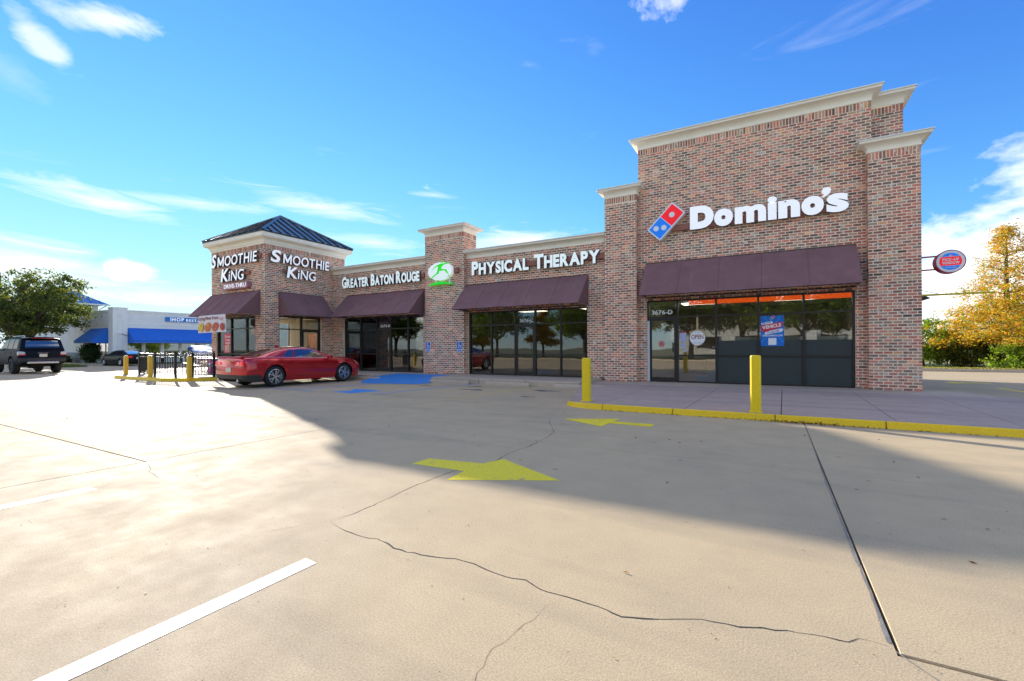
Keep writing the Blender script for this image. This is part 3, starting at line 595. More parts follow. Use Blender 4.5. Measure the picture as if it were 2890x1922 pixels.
# corner tower
TW = -TX-(-23.91); TL = -23.91
core('tower_wall', (TL, T), (1, 0), TX-TL, 0.0, 5.98, [(SF_T[0]-TL, SF_T[1]-TL, B1, SF_T[3])], th=.22)
panel((TL, T), (1, 0), TX-TL, B1, 5.98, [(SF_T[0]-TL, SF_T[1]-TL, B1-.07, SF_T[3])], zb=B1, ph=.04)
core('tower_wall', (TX, T+.22), (0, 1), 4.36-.22, 0.0, 5.98, [(SF_R[0]-T-.22, SF_R[1]-T-.22, B1, SF_R[3])], th=.22)
panel((TX, T), (0, 1), 4.36, B1, 5.98, [(SF_R[0]-T, SF_R[1]-T, B1-.07, SF_R[3])], zb=B1, er=0)
LW = (13.3, 16.2, 1.0, 2.7)                                  # drive-through side of the tower: a wide window the sun comes in by
core('tower_wall', (TL, 16.5), (0, -1), 4.36-.22, 0.0, 5.98, [(16.5-LW[1], 16.5-LW[0], LW[2], LW[3])], th=.22)
panel((TL, 16.5), (0, -1), 4.36, B1, 5.98, [(16.5-LW[1], 16.5-LW[0], LW[2], LW[3])], zb=B1)
core('tower_wall', (TL+.22, 16.5-.0), (1, 0), TX-TL-.44, 2.9, 5.98, th=.2)
core('side_wall', (TL, BACK), (0, -1), BACK-16.5, 0.0, 5.03, th=.25)
# plain roof decks and rear wall behind the parapets
M_ROOF = pm('roof_membrane', (.55, .54, .5), .8, var=.1, vscale=1)
for a in ((-23.6, -4.1, 16.75, BACK-.3, 4.55, 4.7), (TX+.0, -4.1, 16.0, 16.75, 4.55, 4.7), (-3.73, 2.9, 16.9, BACK-.3, 7.5, 7.65), (-3.7, 2.3, 16.2, 16.9, 7.5, 7.65)): box('roof_deck', M_ROOF, BLD, *a)
box('rear_wall', M_MORTAR, BLD, -23.91, 3.2, BACK, BACK+.2, 0, 5.03); box('rear_wall', M_MORTAR, BLD, -4.0, 3.2, BACK-.001, BACK+.19, 5.031, 8.1)

# cornices: a stucco profile swept round the plan with mitred corners, under a metal coping
def sweep(name, path, prof, z0, mat, closed=False, parent=BLD):
    Pt = [Vector((x, y)) for x, y in path]; n = len(Pt); offs = []
    for i in range(n):
        a = Pt[i-1] if (i > 0 or closed) else None; b = Pt[(i+1) % n] if (i < n-1 or closed) else None
        def nr(p, q): d = (q-p).normalized(); return Vector((d.y, -d.x))
        if a is None: m = nr(Pt[i], b)
        elif b is None: m = nr(a, Pt[i])
        else: n1, n2 = nr(a, Pt[i]), nr(Pt[i], b); m = (n1+n2)/(1+n1.dot(n2))
        offs.append(m)
    V = []; m_ = len(prof)
    for p, o in zip(Pt, offs):
        for d, z in prof: V.append((p.x+o.x*d, p.y+o.y*d, z0+z))
    Fc = []
    for i in range(n if closed else n-1):
        j = (i+1) % n
        for k in range(m_-1): Fc.append((i*m_+k, j*m_+k, j*m_+k+1, i*m_+k+1))
    if not closed: Fc += [tuple(range(m_-1, -1, -1)), tuple(range((n-1)*m_, n*m_))]
    return mk(name, V, Fc, mat, parent)
def cprof(h, p):
    c = [(-.02, -.002), (.022, -.002), (.022, .13), (.045, .15), (.055, .24)]
    for k in range(9): q = k/8*math.pi/2; c.append((.06+(.80-.06)*(1-math.cos(q)), .26+.42*math.sin(q)))
    c += [(.82, .70), (.86, .70), (.90, .73), (.90, .99), (-.02, .99)]
    return [(d*p if d > .03 else d, z*h) for d, z in c]
def cope(h, p, back): return [(p*.90+.001, h*.93), (p+.008, h*.915), (p+.010, h*1.0), (p-.01, h*1.035), (-back, h*1.06), (-back-.01, h*.9)]
def cornice(path, z0, h, p, closed=False, back=.27):
    c = sweep('cornice', path, cprof(h, p), z0, M_CORN, closed); k = sweep('coping', path, cope(h, p, back), z0, M_COPE, closed); return c
cornice([(-4.02, BACK), (-4.02, D), (2.40, D), (2.40, D+.6), (3.20, D+.6), (3.20, BACK)], 8.11, .33, .25)
cornice([(2.28, D-.005), (2.28, P), (3.38, P), (3.38, P+.95), (3.205, P+.95)], 6.555, .31, .23, back=.05)
cornice([(-5.13, P+.95), (-5.13, P), (-4.02, P), (-4.02, D-.005)], 6.52, .31, .23, back=.05)
cornice([(TX+.004, W), (-13.285, W)], 5.04, .32, .25); cornice([(-11.215, W), (-5.135, W)], 5.04, .32, .25)
cornice([(-13.28, Q+.95), (-13.28, Q), (-11.22, Q), (-11.22, Q+.95)], 6.17, .31, .24, True, back=.05)
for nm, a in (('cap', (2.33, 3.33, P+.05, D+.6, 6.86, 6.885)), ('cap', (-5.08, -4.04, P+.05, P+.9, 6.83, 6.85)), ('cap', (-13.2, -11.3, Q+.05, Q+.9, 6.47, 6.50))): box(nm, M_COPE, BLD, *a)
TP = [(TL, 16.5), (TL, T), (TX, T), (TX, 16.5)]
sweep('cornice', TP, [(-.02, 0), (.025, 0), (.025, .06), (.05, .08)]+[(.06+.17*(1-math.cos(k/8*math.pi/2)), .10+.16*math.sin(k/8*math.pi/2)) for k in range(9)]+[(.245, .27), (.245, .29), (.275, .31), (.275, .515), (-.02, .515)], 5.98, M_CORN, True)
# hip roof of standing-seam metal
M_SEAM = pm('slate_blue_standing_seam', (.10, .14, .17), .28, .75, var=.08, vscale=3)
M_EDGE = pm('dark_eave_metal', (.028, .032, .038), .4, .5)
ex0, ex1, ey0, ey1, ez = TL-.30, TX+.30, T-.30, 16.5+.30, 6.50
apx = Vector(((ex0+ex1)/2, (ey0+ey1)/2, 8.02))
roof = MB().add([(ex0, ey0, ez), (ex1, ey0, ez), (ex1, ey1, ez), (ex0, ey1, ez), (ex0, ey0, ez-.05), (ex1, ey0, ez-.05), (ex1, ey1, ez-.05), (ex0, ey1, ez-.05)],
                [(0, 1, 5, 4), (1, 2, 6, 5), (2, 3, 7, 6), (3, 0, 4, 7), (7, 6, 5, 4)]).build('roof', M_EDGE, BLD)
cn = [Vector((ex0, ey0, ez)), Vector((ex1, ey0, ez)), Vector((ex1, ey1, ez)), Vector((ex0, ey1, ez))]
for s in range(4):
    a, b = cn[s], cn[(s+1) % 4]; nrm = (b-a).cross(apx-a).normalized(); npan = 11
    for k in range(npan):
        t0, t1 = k/npan, (k+1)/npan
        def up(t): return a.lerp(b, t), (a.lerp(apx, 2*t) if t <= .5 else b.lerp(apx, 2*(1-t)))
        p0, q0 = up(t0); p1, q1 = up(t1); pts = [p0, p1, q1]
        if t0 < .5 < t1: pts = [p0, p1, q1, apx, q0]
        elif (q0-p0).length > 1e-4: pts = [p0, p1, q1, q0] if (q1-p1).length > 1e-4 else [p0, p1, q0]
        pts = [p+nrm*.004 for p in pts]
        mk('roof_panel', pts, [tuple(range(len(pts)))], M_SEAM, roof)
        if 0 < k:
            sd = (b-a).normalized()*.012; p0e = p0-(q0-p0).normalized()*.02
            V = [p0e-sd, p0e+sd, q0+sd, q0-sd]; V += [v+nrm*.05 for v in V]
            mk('roof_seam', V, [(4, 5, 6, 7), (0, 1, 5, 4), (1, 2, 6, 5), (3, 0, 4, 7)], M_EDGE, roof)
for c_ in cn:
    d = (apx-c_).normalized(); s_ = d.cross(Vector((0, 0, 1))).normalized(); upv = s_.cross(d)
    V = [c_-s_*.09-upv*.01, c_+upv*.075, c_+s_*.09-upv*.01, apx+s_*.09-upv*.01, apx+upv*.075, apx-s_*.09-upv*.01]
    mk('ridge_cap', V, [(0, 1, 4, 5), (1, 2, 3, 4)], M_SEAM, roof)

# bricks: those that show largest are objects, the rest one joined part
def emit_bricks():
    cp = np.array((0, 0, 1.282)); rec = []
    idx = np.concatenate([RNG.choice(len(PAL), size=1, p=PW) for _ in BRK]) if False else RNG.choice(len(PAL), size=len(BRK), p=PW2)
    sc = []
    for b in BRK:
        c = b[0]+b[1]*(b[3]+b[4])/2+np.array((0, 0, (b[5]+b[6])/2)); v = cp-c; d = np.linalg.norm(v)
        vis = b[2]@v/d
        sc.append(vis*(b[4]-b[3])*(b[6]-b[5])/d**2 if vis > 0 else 0)
    pilr = [i for i, b in enumerate(BRK) if abs(b[0][1]-P) < 1e-6 and b[0][0] > 2 and b[1][0] == 1]
    sel = set(sorted(pilr, key=lambda i: -sc[i])[:300])
    smear = np.clip(RNG.beta(1.5, 2.1, len(BRK)), 0, 1); jit = RNG.normal(1, .10, (len(BRK), 1)); pr = .004+RNG.random(len(BRK))*.004
    cache = {}; VV = []; FF = []; AA = []; k = 0
    def geo(U, n, hu, hz, p, e=.003):
        U = U; z = np.array((0, 0, 1.0)); L = []
        for d, i in ((-.004, 0.0), (p, e)):
            for su, sz in ((-1, -1), (1, -1), (1, 1), (-1, 1)): L.append(U*su*(hu-i)+z*sz*(hz-i)+n*d)
        return np.array(L)
    QF = [(4, 5, 6, 7), (0, 1, 5, 4), (1, 2, 6, 5), (2, 3, 7, 6), (3, 0, 4, 7)]
    for i, b in enumerate(BRK):
        O, U, n, u0, u1, z0, z1 = b; c = O+U*(u0+u1)/2+np.array((0, 0, (z0+z1)/2))
        if i in sel:
            key = (round(u1-u0, 2), round(z1-z0, 2), int(idx[i]), int(smear[i]*3.99))
            if key not in cache:
                me = bpy.data.meshes.new('brick'); me.from_pydata(geo(U, n, (u1-u0)/2, (z1-z0)/2, .007).tolist(), [], QF); me.materials.append(M_BRICK)
                a = me.attributes.new('bc', 'FLOAT_COLOR', 'POINT'); a.data.foreach_set('color', np.tile(np.append(PAL[idx[i]]*jit[i], smear[i]), (8, 1)).astype(np.float32).ravel()); cache[key] = me
            o = bpy.data.objects.new('brick', cache[key]); C.objects.link(o); o.parent = PIL; o.location = c-np.array(BLD.location)
        else:
            VV.append(geo(U, n, (u1-u0)/2, (z1-z0)/2, pr[i])+c); FF += [tuple(q+k for q in f) for f in QF]; k += 8
            AA.append(np.tile(np.append(PAL[idx[i]]*jit[i], smear[i]), (8, 1)))
    o = mk('brickwork', np.concatenate(VV), FF, M_BRICK, BLD, attr=np.concatenate(AA)); o['kind'] = 'stuff'
emit_bricks()

# ------------------------------------------------------------------ storefronts
def framer(axis, plane):
    """maps (along, depth inwards, z) to the world for a shop front facing -Y ('x') or +X ('y')"""
    if axis == 'x': return lambda u, d, z: (u, plane+d, z)
    return lambda u, d, z: (plane-d, u, z)
def fbox(fr, u0, u1, d0, d1, z0, z1):
    V = [fr(u, d, z) for z in (z0, z1) for u, d in ((u0, d0), (u1, d0), (u1, d1), (u0, d1))]
    return V, [(0, 3, 2, 1), (4, 5, 6, 7), (0, 1, 5, 4), (1, 2, 6, 5), (2, 3, 7, 6), (3, 0, 4, 7)]
def storefront(axis, plane, us, z0, zm, zt, z1, door=None, glass=M_GLASS, panels=(), hinge=1):
    fr = framer(axis, plane); w = .028; h = .024
    def bx(name, par, mat, *a): V, Fc = fbox(fr, *a); return mk(name, V, Fc, mat, par)
    a, b = us[0], us[-1]
    S = bx('storefront_frame', BLD, M_FRAME, a, b, .06, .17, z1-.055, z1)
    for q0, q1 in ([(a, b)] if door is None else [(a, us[door]), (us[door+1], b)]):
        if q1-q0 > .02: bx('sill', S, M_FRAME, q0, q1, .061, .169, z0, z0+.05)
    for i, u in enumerate(us):
        lo, hi = (u, u+2*w) if i == 0 else ((u-2*w, u) if i == len(us)-1 else (u-w, u+w)); bx('mullion', S, M_FRAME, lo, hi, .052, .178, z0+.001, z1-.001)
    for i in range(len(us)-1):
        u0, u1 = us[i]+(2*w if i == 0 else w), us[i+1]-(2*w if i == len(us)-2 else w)
        bx('rail', S, M_FRAME, u0, u1, .058, .172, zt-h, zt+h)
        bx('pane', S, glass, u0, u1, .110, .116, zt+h, z1-.055)
        if i == door:
            Dr = MB()
            for q in ((u0+.006, u0+.085, z0+.01, zt-h-.004), (u1-.085, u1-.006, z0+.01, zt-h-.004)): Dr.add(*fbox(fr, q[0], q[1], .075, .125, q[2], q[3]))
            Dr.add(*fbox(fr, u0+.085, u1-.085, .076, .124, z0+.01, z0+.16)); Dr.add(*fbox(fr, u0+.085, u1-.085, .076, .124, zt-h-.09, zt-h-.004))
            Do = Dr.build('door', M_FRAME, BLD); bx('pane', Do, glass, u0+.085, u1-.085, .098, .104, z0+.16, zt-h-.09)
            hu = u1-.12 if hinge > 0 else u0+.12
            MB().tube([fr(hu, .085, z0+1.02), fr(hu, .02, z0+1.02), fr(hu, .02, z0+1.32), fr(hu, .085, z0+1.32)], .013).build('handle', M_BLACK, Do)
            continue
        bx('rail', S, M_FRAME, u0, u1, .058, .172, zm-h, zm+h)
        if i in panels:
            bx('panel', S, M_PANEL, u0, u1, .098, .112, z0+.05, zm-h); bx('panel', S, M_PANEL, u0, u1, .098, .112, zm+h, 1.49)
            bx('pane', S, glass, u0, u1, .110, .116, 1.49, zt-h)
        else:
            bx('pane', S, glass, u0, u1, .110, .116, z0+.05, zm-h); bx('pane', S, glass, u0, u1, .110, .116, zm+h, zt-h)
    return S
M_PANEL = pm('dark_green_panel', (.036, .046, .042), .6, var=.08, vscale=3)
storefront('x', D, [-3.745, -2.755, -1.575, -.38, .80, 2.02], B0, 1.01, 2.30, 2.88, 0, M_GLASS, (2, 3, 4))
storefront('x', W, [-11.13, -10.03, -8.91, -8.02, -6.94, -5.85], B1, 1.02, 2.215, 2.789, 2, M_GLASSD)
storefront('x', W, [-18.78, -17.64, -16.56, -15.65, -14.56, -13.58], B1, 1.02, 2.215, 2.789, 2, M_GLASSD)
storefront('x', T, [-23.52, -22.35, -21.10, -20.28], B1, 1.05, 2.23, 2.789, None, M_GLASSC)
storefront('y', TX, [12.82, 14.03, 15.06], B1, 1.05, 2.20, 2.789, 1, M_GLASSC)
# the tower's side window: mullions and panes facing -X
sw = MB()
for y in np.linspace(LW[0], LW[1], 4): sw.box(TL+.06, TL+.14, y-.03, y+.03, LW[2], LW[3])
sw = sw.build('side_window', M_FRAME, BLD)
for i in range(3):
    ys = np.linspace(LW[0], LW[1], 4); box('pane', M_GLASSC, sw, TL+.095, TL+.10, ys[i]+.03, ys[i+1]-.03, LW[2], LW[3])

# rooms behind the glass
M_FLOORI = pm('shop_floor_tile', (.20, .16, .13), .45, var=.2, vscale=5); M_WALLI = pm('shop_wall_paint', (.17, .15, .12), .8, var=.05, vscale=2)
M_LIT = pm('lit_ceiling_panel', (1, .95, .85), .5, emit=2.2)
M_CEIL = pm('shop_ceiling', (.5, .5, .48), .9, var=.05, vscale=4)
for x0, x1, y0, y1, zf in ((-3.95, 2.3, 16.19, 21.5, B0), (-11.1, -5.0, 16.05, 21.5, B1), (-19.3, -13.4, 16.05, 21.5, B1), (-23.68, -19.82, 12.37, 20.5, B1)):
    box('room_floor', M_FLOORI, BLD, x0, x1, y0-.3, y1, 0.0, zf); box('room_ceiling', M_CEIL, BLD, x0, x1, y0, y1, 2.98, 3.06)
    box('room_wall', M_WALLI, BLD, x0, x1, y1, y1+.1, zf, 2.98)
    for q in range(2): box('ceiling_light', M_LIT, BLD, x0+.9+q*(x1-x0)*.5, x0+2.1+q*(x1-x0)*.5, y0+2.4, y0+3.0, 2.955, 2.979)
    if x0 > -20: box('room_wall', M_WALLI, BLD, x0-.1, x0, y0, y1, zf, 2.98); box('room_wall', M_WALLI, BLD, x1, x1+.1, y0, y1, zf, 2.98)
# ------------------------------------------------------------------ awnings
def awning(label, axis, plane, u0, u1, zt, zb, proj, npan, sag=.0, hem=.0):
    fr = framer(axis, plane)
    A = thing('awning', label, 'awning', fr((u0+u1)/2, 0, zb), group='plum shop awnings')
    us = np.linspace(u0, u1, npan+1)
    for i in range(npan):                                   # each fabric panel sags a little between its frames
        V = []; nu, nv = 7, 9
        for a in range(nu+1):
            for b in range(nv+1):
                s, t = a/nu, b/nv; u = us[i]+(us[i+1]-us[i])*s
                dip = sag*math.sin(math.pi*s)*math.sin(math.pi*min(1, t*1.0))*1.0+.006*math.sin(math.pi*s)
                V.append(fr(u, -.02-proj*t+dip*.6, zt+(zb-zt)*t-dip))
        Fc = [(a*(nv+1)+b, (a+1)*(nv+1)+b, (a+1)*(nv+1)+b+1, a*(nv+1)+b+1) for a in range(nu) for b in range(nv)]
        mk('fabric_panel', V, Fc, M_FAB, A, smooth=True)
        if i:                                               # stitched seam
            MB().tube([fr(us[i], -.022, zt+.002), fr(us[i], -.022-proj*.5, (zt+zb)/2+.003), fr(us[i], -.022-proj, zb+.002)], .007, 6).build('seam', M_FAB, A)
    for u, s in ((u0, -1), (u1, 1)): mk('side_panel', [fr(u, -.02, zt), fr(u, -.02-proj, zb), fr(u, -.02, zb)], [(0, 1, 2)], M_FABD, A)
    fb = MB(); fb.tube([fr(u0+.02, .01-proj, zb-.004), fr(u1-.02, .01-proj, zb-.004)], .014, 8); fb.tube([fr(u0, -.03, zb-.004), fr(u1, -.03, zb-.004)], .018, 8); fb.tube([fr(u0, -.03, zt-.02), fr(u1, -.03, zt-.02)], .016, 8)
    fb.build('frame_bar', M_FRAME, A)
    for u in us[::max(1, npan//3)]:
        q = min(max(u, u0+.03), u1-.03); b = MB(); b.tube([fr(q, -.03, zb), fr(q, .02-proj, zb)], .014, 6); b.tube([fr(q, -.03, zb-.16), fr(q, -.02-proj*.32, zb)], .010, 6); b.build('bracket', M_ALU, A)
    return A
awning('wide plum fabric awning over the near shop under the red and blue tile logo', 'x', D, -3.76, 2.05, 4.17, 2.965, 1.02, 5, sag=.012)
awning('plum fabric awning right of the brick pier', 'x', W, -11.22, -5.80, 3.955, 2.84, 1.05, 5, sag=.015)
awning('plum fabric awning between the tower and the brick pier', 'x', W, -18.50, -13.50, 3.935, 2.80, 1.05, 5, sag=.015)
awning('plum awning on the tower side facing the red car', 'y', TX, 12.79, 15.15, 3.91, 2.81, .98, 2, sag=.012)
awning('sunlit ribbed plum awning on the tower front above the food banner', 'x', T, -23.90, -19.88, 3.92, 2.825, 1.04, 5, sag=.05)

# ------------------------------------------------------------------ signs on the walls
def sign(name, label, loc, cat='sign', group=None): return thing(name, label, cat, loc, 0, group)
XU, ZU, YU = (1, 0, 0), (0, 0, 1), (0, 1, 0)
# tile logo and name on the tall block
S = sign('wall_sign', 'large white rounded letters with tilted red and blue tile on the tall block', (-.9, D, 4.95))
box('raceway', M_RACE, S, -2.9, 1.75, D-.13, D-.012, 5.14, 5.32)
cx, cz, an = -3.045, 5.448, R(46.0)
M_RED = pm('sign_red', (.85, .006, .010), .4, emit=.12); M_BLUE = pm('sign_blue', (.004, .17, .70), .4, emit=.12)  # faint glow added to brighten the sign colours by day
lt, sh = 1.165, .575
MB().yprism(rot2(rrect(cx-lt/2, cx+lt/2, cz-sh/2, cz+sh/2, .055), (cx, cz), an), D-.27, D-.05).build('tile_box', M_WHITEF, S)
for s, m_, nm in ((1, M_RED, 'red_tile'), (-1, M_BLUE, 'blue_tile')):
    x0, x1 = (cx+.012, cx+lt/2-.045) if s > 0 else (cx-lt/2+.045, cx-.012)
    tl = MB().yprism(rot2(rrect(x0, x1, cz-sh/2+.045, cz+sh/2-.045, .02), (cx, cz), an), D-.278, D-.271).build(nm, m_, S)
    mx = (x0+x1)/2
    for du, dv in ([(0, 0)] if s > 0 else [(.088, -.088), (-.088, .088)]):
        q = rot2([(mx+du, cz+dv)], (cx, cz), an)[0]; MB().yprism(ellipse(q[0], q[1], .088, .088, 28), D-.284, D-.279).build('dot', M_WHITEF, tl)
M_LET = pm('white_letter_face', (.92, .93, .93), .4, emit=.10); M_LETM = pm('mint_letter_face', (.84, .92, .87), .45, emit=.10)  # letter faces given a slight glow to lift them in the shade
letters('D', S, (-2.31, D-.06, 5.09), XU, ZU, .715, .74, .13, M_LET, M_RET, off=.085)
for ch, xa, xb in (('o', -1.59, -1.05), ('m', -1.0, -.15), ('i', -.115, .135), ('n', .165, .716), ('o', .747, 1.293)): letters(ch, S, (xa, D-.06, 5.09), XU, ZU, xb-xa, .74, .13, M_LET, M_RET, off={'o': .078, 'n': .06}.get(ch, .05))
letters('s', S, (1.352, D-.06, 5.09), XU, ZU, .515, .74, .13, M_LET, M_RET, off=.045)
MB().yprism([(1.236, 5.73), (1.27, 5.80), (1.35, 5.83), (1.43, 5.81), (1.464, 5.75), (1.44, 5.67), (1.37, 5.60), (1.27, 5.555), (1.245, 5.585), (1.30, 5.625), (1.31, 5.655), (1.26, 5.68)][::-1], D-.19, D-.06).build('apostrophe', M_LET, S)
# small-caps mint letters
def capsign(label, text, x0, x1, z0, h, plane, small, off, lab_loc, gap=.055, space=.22, race=None):
    S = sign('wall_sign', label, lab_loc)
    box('raceway', M_RACE, S, race[0], race[1], plane-.13, plane-.012, z0+h*.30, z0+h*.62)
    letters(text, S, (x0, plane-.09, z0), XU, ZU, x1-x0, h, .13, M_LETM, M_RET, gap=gap, off=off, small=small, space=space); return S
capsign('mint white channel letters between the pier and the tall block', 'PHYSICAL THERAPY', -10.80, -5.30, 4.29, .56, W, .84, .05, (-8.0, W, 4.3), gap=.045, space=.42, race=(-10.4, -5.12))
capsign('mint white channel letters left of the brick pier', 'GREATER BATON ROUGE', -18.66, -13.62, 4.275, .55, W, .82, .05, (-16.2, W, 4.27), gap=.035, space=.38, race=(-18.2, -13.42))
# green runner logo on the pier
S = sign('runner_logo', 'white oval with a green running figure on the brick pier', (-12.3, Q, 4.0))
box('raceway', M_RACE, S, -11.62, -11.42, Q-.14, Q-.012, 4.46, 4.66)
MB().yprism(ellipse(-12.30, 4.56, .645, .385, 40), Q-.22, Q-.05).build('oval', M_LETM, S)
M_GREEN = pm('sign_green', (.004, .70, .012), .4, emit=.12)  # same added faint glow as the letter faces
def run(x, z):   # photo-measured outline (zoom px) to wall coordinates
    return (-12.93+(x-320)/(1190-320)*1.27, 4.185+(1010-z)/(1010-310)*.77-(x-320)/870*-.0+(-.085*(x-755)/870))
RUN = [(800, 270), (845, 255), (875, 285), (862, 330), (868, 372), (960, 352), (1060, 338), (1150, 350), (1140, 375), (1045, 380), (930, 410), (870, 440), (830, 490), (795, 555), (870, 590), (1005, 605), (1030, 680), (1095, 805), (1020, 745), (925, 630), (830, 645), (745, 650), (715, 760), (640, 800), (560, 860), (460, 950), (400, 990), (430, 945), (500, 870), (650, 740), (672, 640), (680, 560), (705, 478), (640, 490), (560, 550), (470, 640), (540, 540), (620, 460), (720, 400), (800, 380), (808, 345)]
LIMB = [[(800, 345), (800, 290), (835, 258), (872, 285), (862, 345)], [(720, 400), (800, 372), (868, 372), (870, 440), (800, 550), (745, 650), (672, 640), (705, 478)], [(868, 372), (960, 352), (1060, 335), (1150, 345), (1045, 382), (930, 410), (865, 445)],
        [(705, 478), (640, 490), (560, 550), (470, 640), (540, 540), (620, 460), (720, 400), (760, 440)], [(680, 560), (800, 550), (870, 588), (1005, 603), (1010, 625), (925, 632), (830, 648), (745, 652)], [(1005, 603), (1030, 680), (1095, 805), (1020, 745), (925, 632)],
        [(672, 640), (745, 650), (715, 760), (640, 800), (650, 740)], [(715, 750), (640, 800), (560, 860), (460, 950), (380, 995), (430, 940), (500, 870), (650, 735)], [(1120, 820), (1020, 860), (1085, 875)]]
rn = MB()
for i, L_ in enumerate(LIMB):
    P2 = [run(x, z) for x, z in L_]; ar = sum(P2[k-1][0]*P2[k][1]-P2[k][0]*P2[k-1][1] for k in range(len(P2)))
    rn.yprism(P2 if ar > 0 else P2[::-1], Q-.232-.0012*i, Q-.221)
rn.build('runner', M_GREEN, S)
top = [(-12.96+.0633*k*1.0, 4.0+.115*math.sin(math.pi*(k/21)**.9)) for k in range(22)]; bot = [(-12.96+.0633*k, 3.985+.035*math.sin(math.pi*k/21)) for k in range(20, 0, -1)]
MB().yprism((top+bot)[::-1], Q-.20, Q-.06).build('ground_swoosh', M_GREEN, S)
for x in (-12.58, -11.85): box('post', M_WHITEF, S, x-.03, x+.03, Q-.14, Q-.10, 4.05, 4.30)
# rounded white letters on both faces of the tower
def tower_sign(label, p, ux, loc, drive):
    S = sign('wall_sign', label, loc); n = Vector(ux).cross(Vector(ZU)); p = Vector(p); ux = Vector(ux)
    def rc(u0, u1, z0, z1):
        V, Fc = fbox(lambda u, d, z: tuple(p+ux*u-n*d+Vector((0, 0, z))), u0, u1, -.09, -.012, z0, z1); mk('raceway', V, Fc, M_RACE, S)
    if drive: rc(.5, 3.85, 5.38, 5.56); rc(1.0, 3.0, 4.68, 4.84)
    else: rc(.0, 3.0, 5.38, 5.56); rc(.68, 2.3, 4.80, 4.95)
    if drive:
        letters('S', S, p+Vector((0, 0, 5.19))-n*.0+n*.06, ux, ZU, .44, .62, .12, M_LET, M_RET, off=.03, shear=.22)
        letters('MOOTHIE', S, p+ux*.53+Vector((0, 0, 5.19))+n*.06, ux, ZU, 3.20, .47, .12, M_LET, M_RET, gap=.10, off=.016, shear=.10)
        letters('K', S, p+ux*.82+Vector((0, 0, 4.46))+n*.06, ux, ZU, .66, .60, .12, M_LET, M_RET, off=.03, shear=.16)
        letters('iNG', S, p+ux*1.48+Vector((0, 0, 4.46))+n*.06, ux, ZU, 1.24, .48, .12, M_LET, M_RET, gap=.10, off=.012, shear=.10)
        MB().yprism(rrect(-22.60, -20.56, 4.06, 4.345, .10), T-.20, T-.02).build('drive_plate', pm('dusty_rose', (.42, .17, .20), .5), S)
        letters('DRIVE-THRU', S, (-22.46, T-.201, 4.115), XU, ZU, 1.78, .185, .006, M_LET, M_LET, gap=.07, off=.015)
    else:
        letters('S', S, p+Vector((0, 0, 5.19))+n*.06, ux, ZU, .50, .55, .12, M_LET, M_RET, off=.03, shear=.15)
        letters('MOOTHIE', S, p+ux*.60+Vector((0, 0, 5.20))+n*.06, ux, ZU, 2.50, .44, .12, M_LET, M_RET, gap=.11, off=.016, shear=.08)
        letters('K', S, p+ux*.78+Vector((0, 0, 4.56))+n*.06, ux, ZU, .56, .54, .12, M_LET, M_RET, off=.03, shear=.15)
        letters('iNG', S, p+ux*1.34+Vector((0, 0, 4.57))+n*.06, ux, ZU, .98, .44, .12, M_LET, M_RET, gap=.10, off=.012, shear=.08)
tower_sign('slanted white letters with drive-thru plate on the tower front', (-23.60, T, 0), XU, (-21.7, T, 4.1), True)
tower_sign('slanted white letters on the tower side above the red car', (TX, 12.31, 0), YU, (TX, 13.8, 4.5), False)
# accessible parking plates
M_SBLUE = pm('parking_sign_blue', (.006, .13, .55), .4)
def access(label, x):
    S = sign('parking_sign', label, (x, Q, 1.13), group='accessible parking plates on the pier')
    MB().yprism(rrect(x-.135, x+.135, 1.13, 1.56, .03), Q-.028, Q-.016).build('plate', M_WHITEF, S); MB().yprism(rrect(x-.122, x+.122, 1.225, 1.547, .025), Q-.031, Q-.0285).build('blue_field', M_SBLUE, S)
    MB().yprism(rrect(x-.115, x+.115, 1.145, 1.195, .008), Q-.031, Q-.0285).build('blue_field', M_SBLUE, S)
    m = MB(); m.yprism(ellipse(x-.02, 1.50, .022, .022, 14), Q-.034, Q-.0315); m.add(*(lambda a: (a.V, a.F))(MB().yprism([(x-.035, 1.47), (x-.035, 1.38), (x+.045, 1.38), (x+.075, 1.30), (x+.095, 1.31), (x+.058, 1.405), (x-.01, 1.405), (x-.01, 1.47)], Q-.034, Q-.0315)))
    arc = [(x-.005+.065*math.cos(q), 1.335+.065*math.sin(q)) for q in np.linspace(2.3, 5.9, 14)]; ar2 = [(x-.005+.045*math.cos(q), 1.335+.045*math.sin(q)) for q in np.linspace(5.9, 2.3, 14)]
    m.yprism(arc+ar2, Q-.034, Q-.0315); m.build('wheelchair_symbol', M_WHITEF, S)
access('blue accessible parking plate on the left edge of the pier', -13.115); access('blue accessible parking plate on the right side of the pier', -11.42)
# unit numbers above the doors
def unit(txt, x0, x1, z0, h, plane, label):
    S = sign('unit_number', label, ((x0+x1)/2, plane, z0), cat='number'); letters(txt, S, (x0, plane+.105, z0), XU, ZU, x1-x0, h, .004, M_WHITEF, M_WHITEF, gap=.07, off=.03, name='digit')
unit('3676-D', -3.60, -2.92, 2.40, .15, D, 'white number 3676-D above the near shop door'); unit('3676-C', -8.72, -8.12, 2.30, .13, W, 'white number 3676-C above the middle door'); unit('3676-B', -16.34, -15.72, 2.29, .13, W, 'white number 3676-B above the door left of the pier')
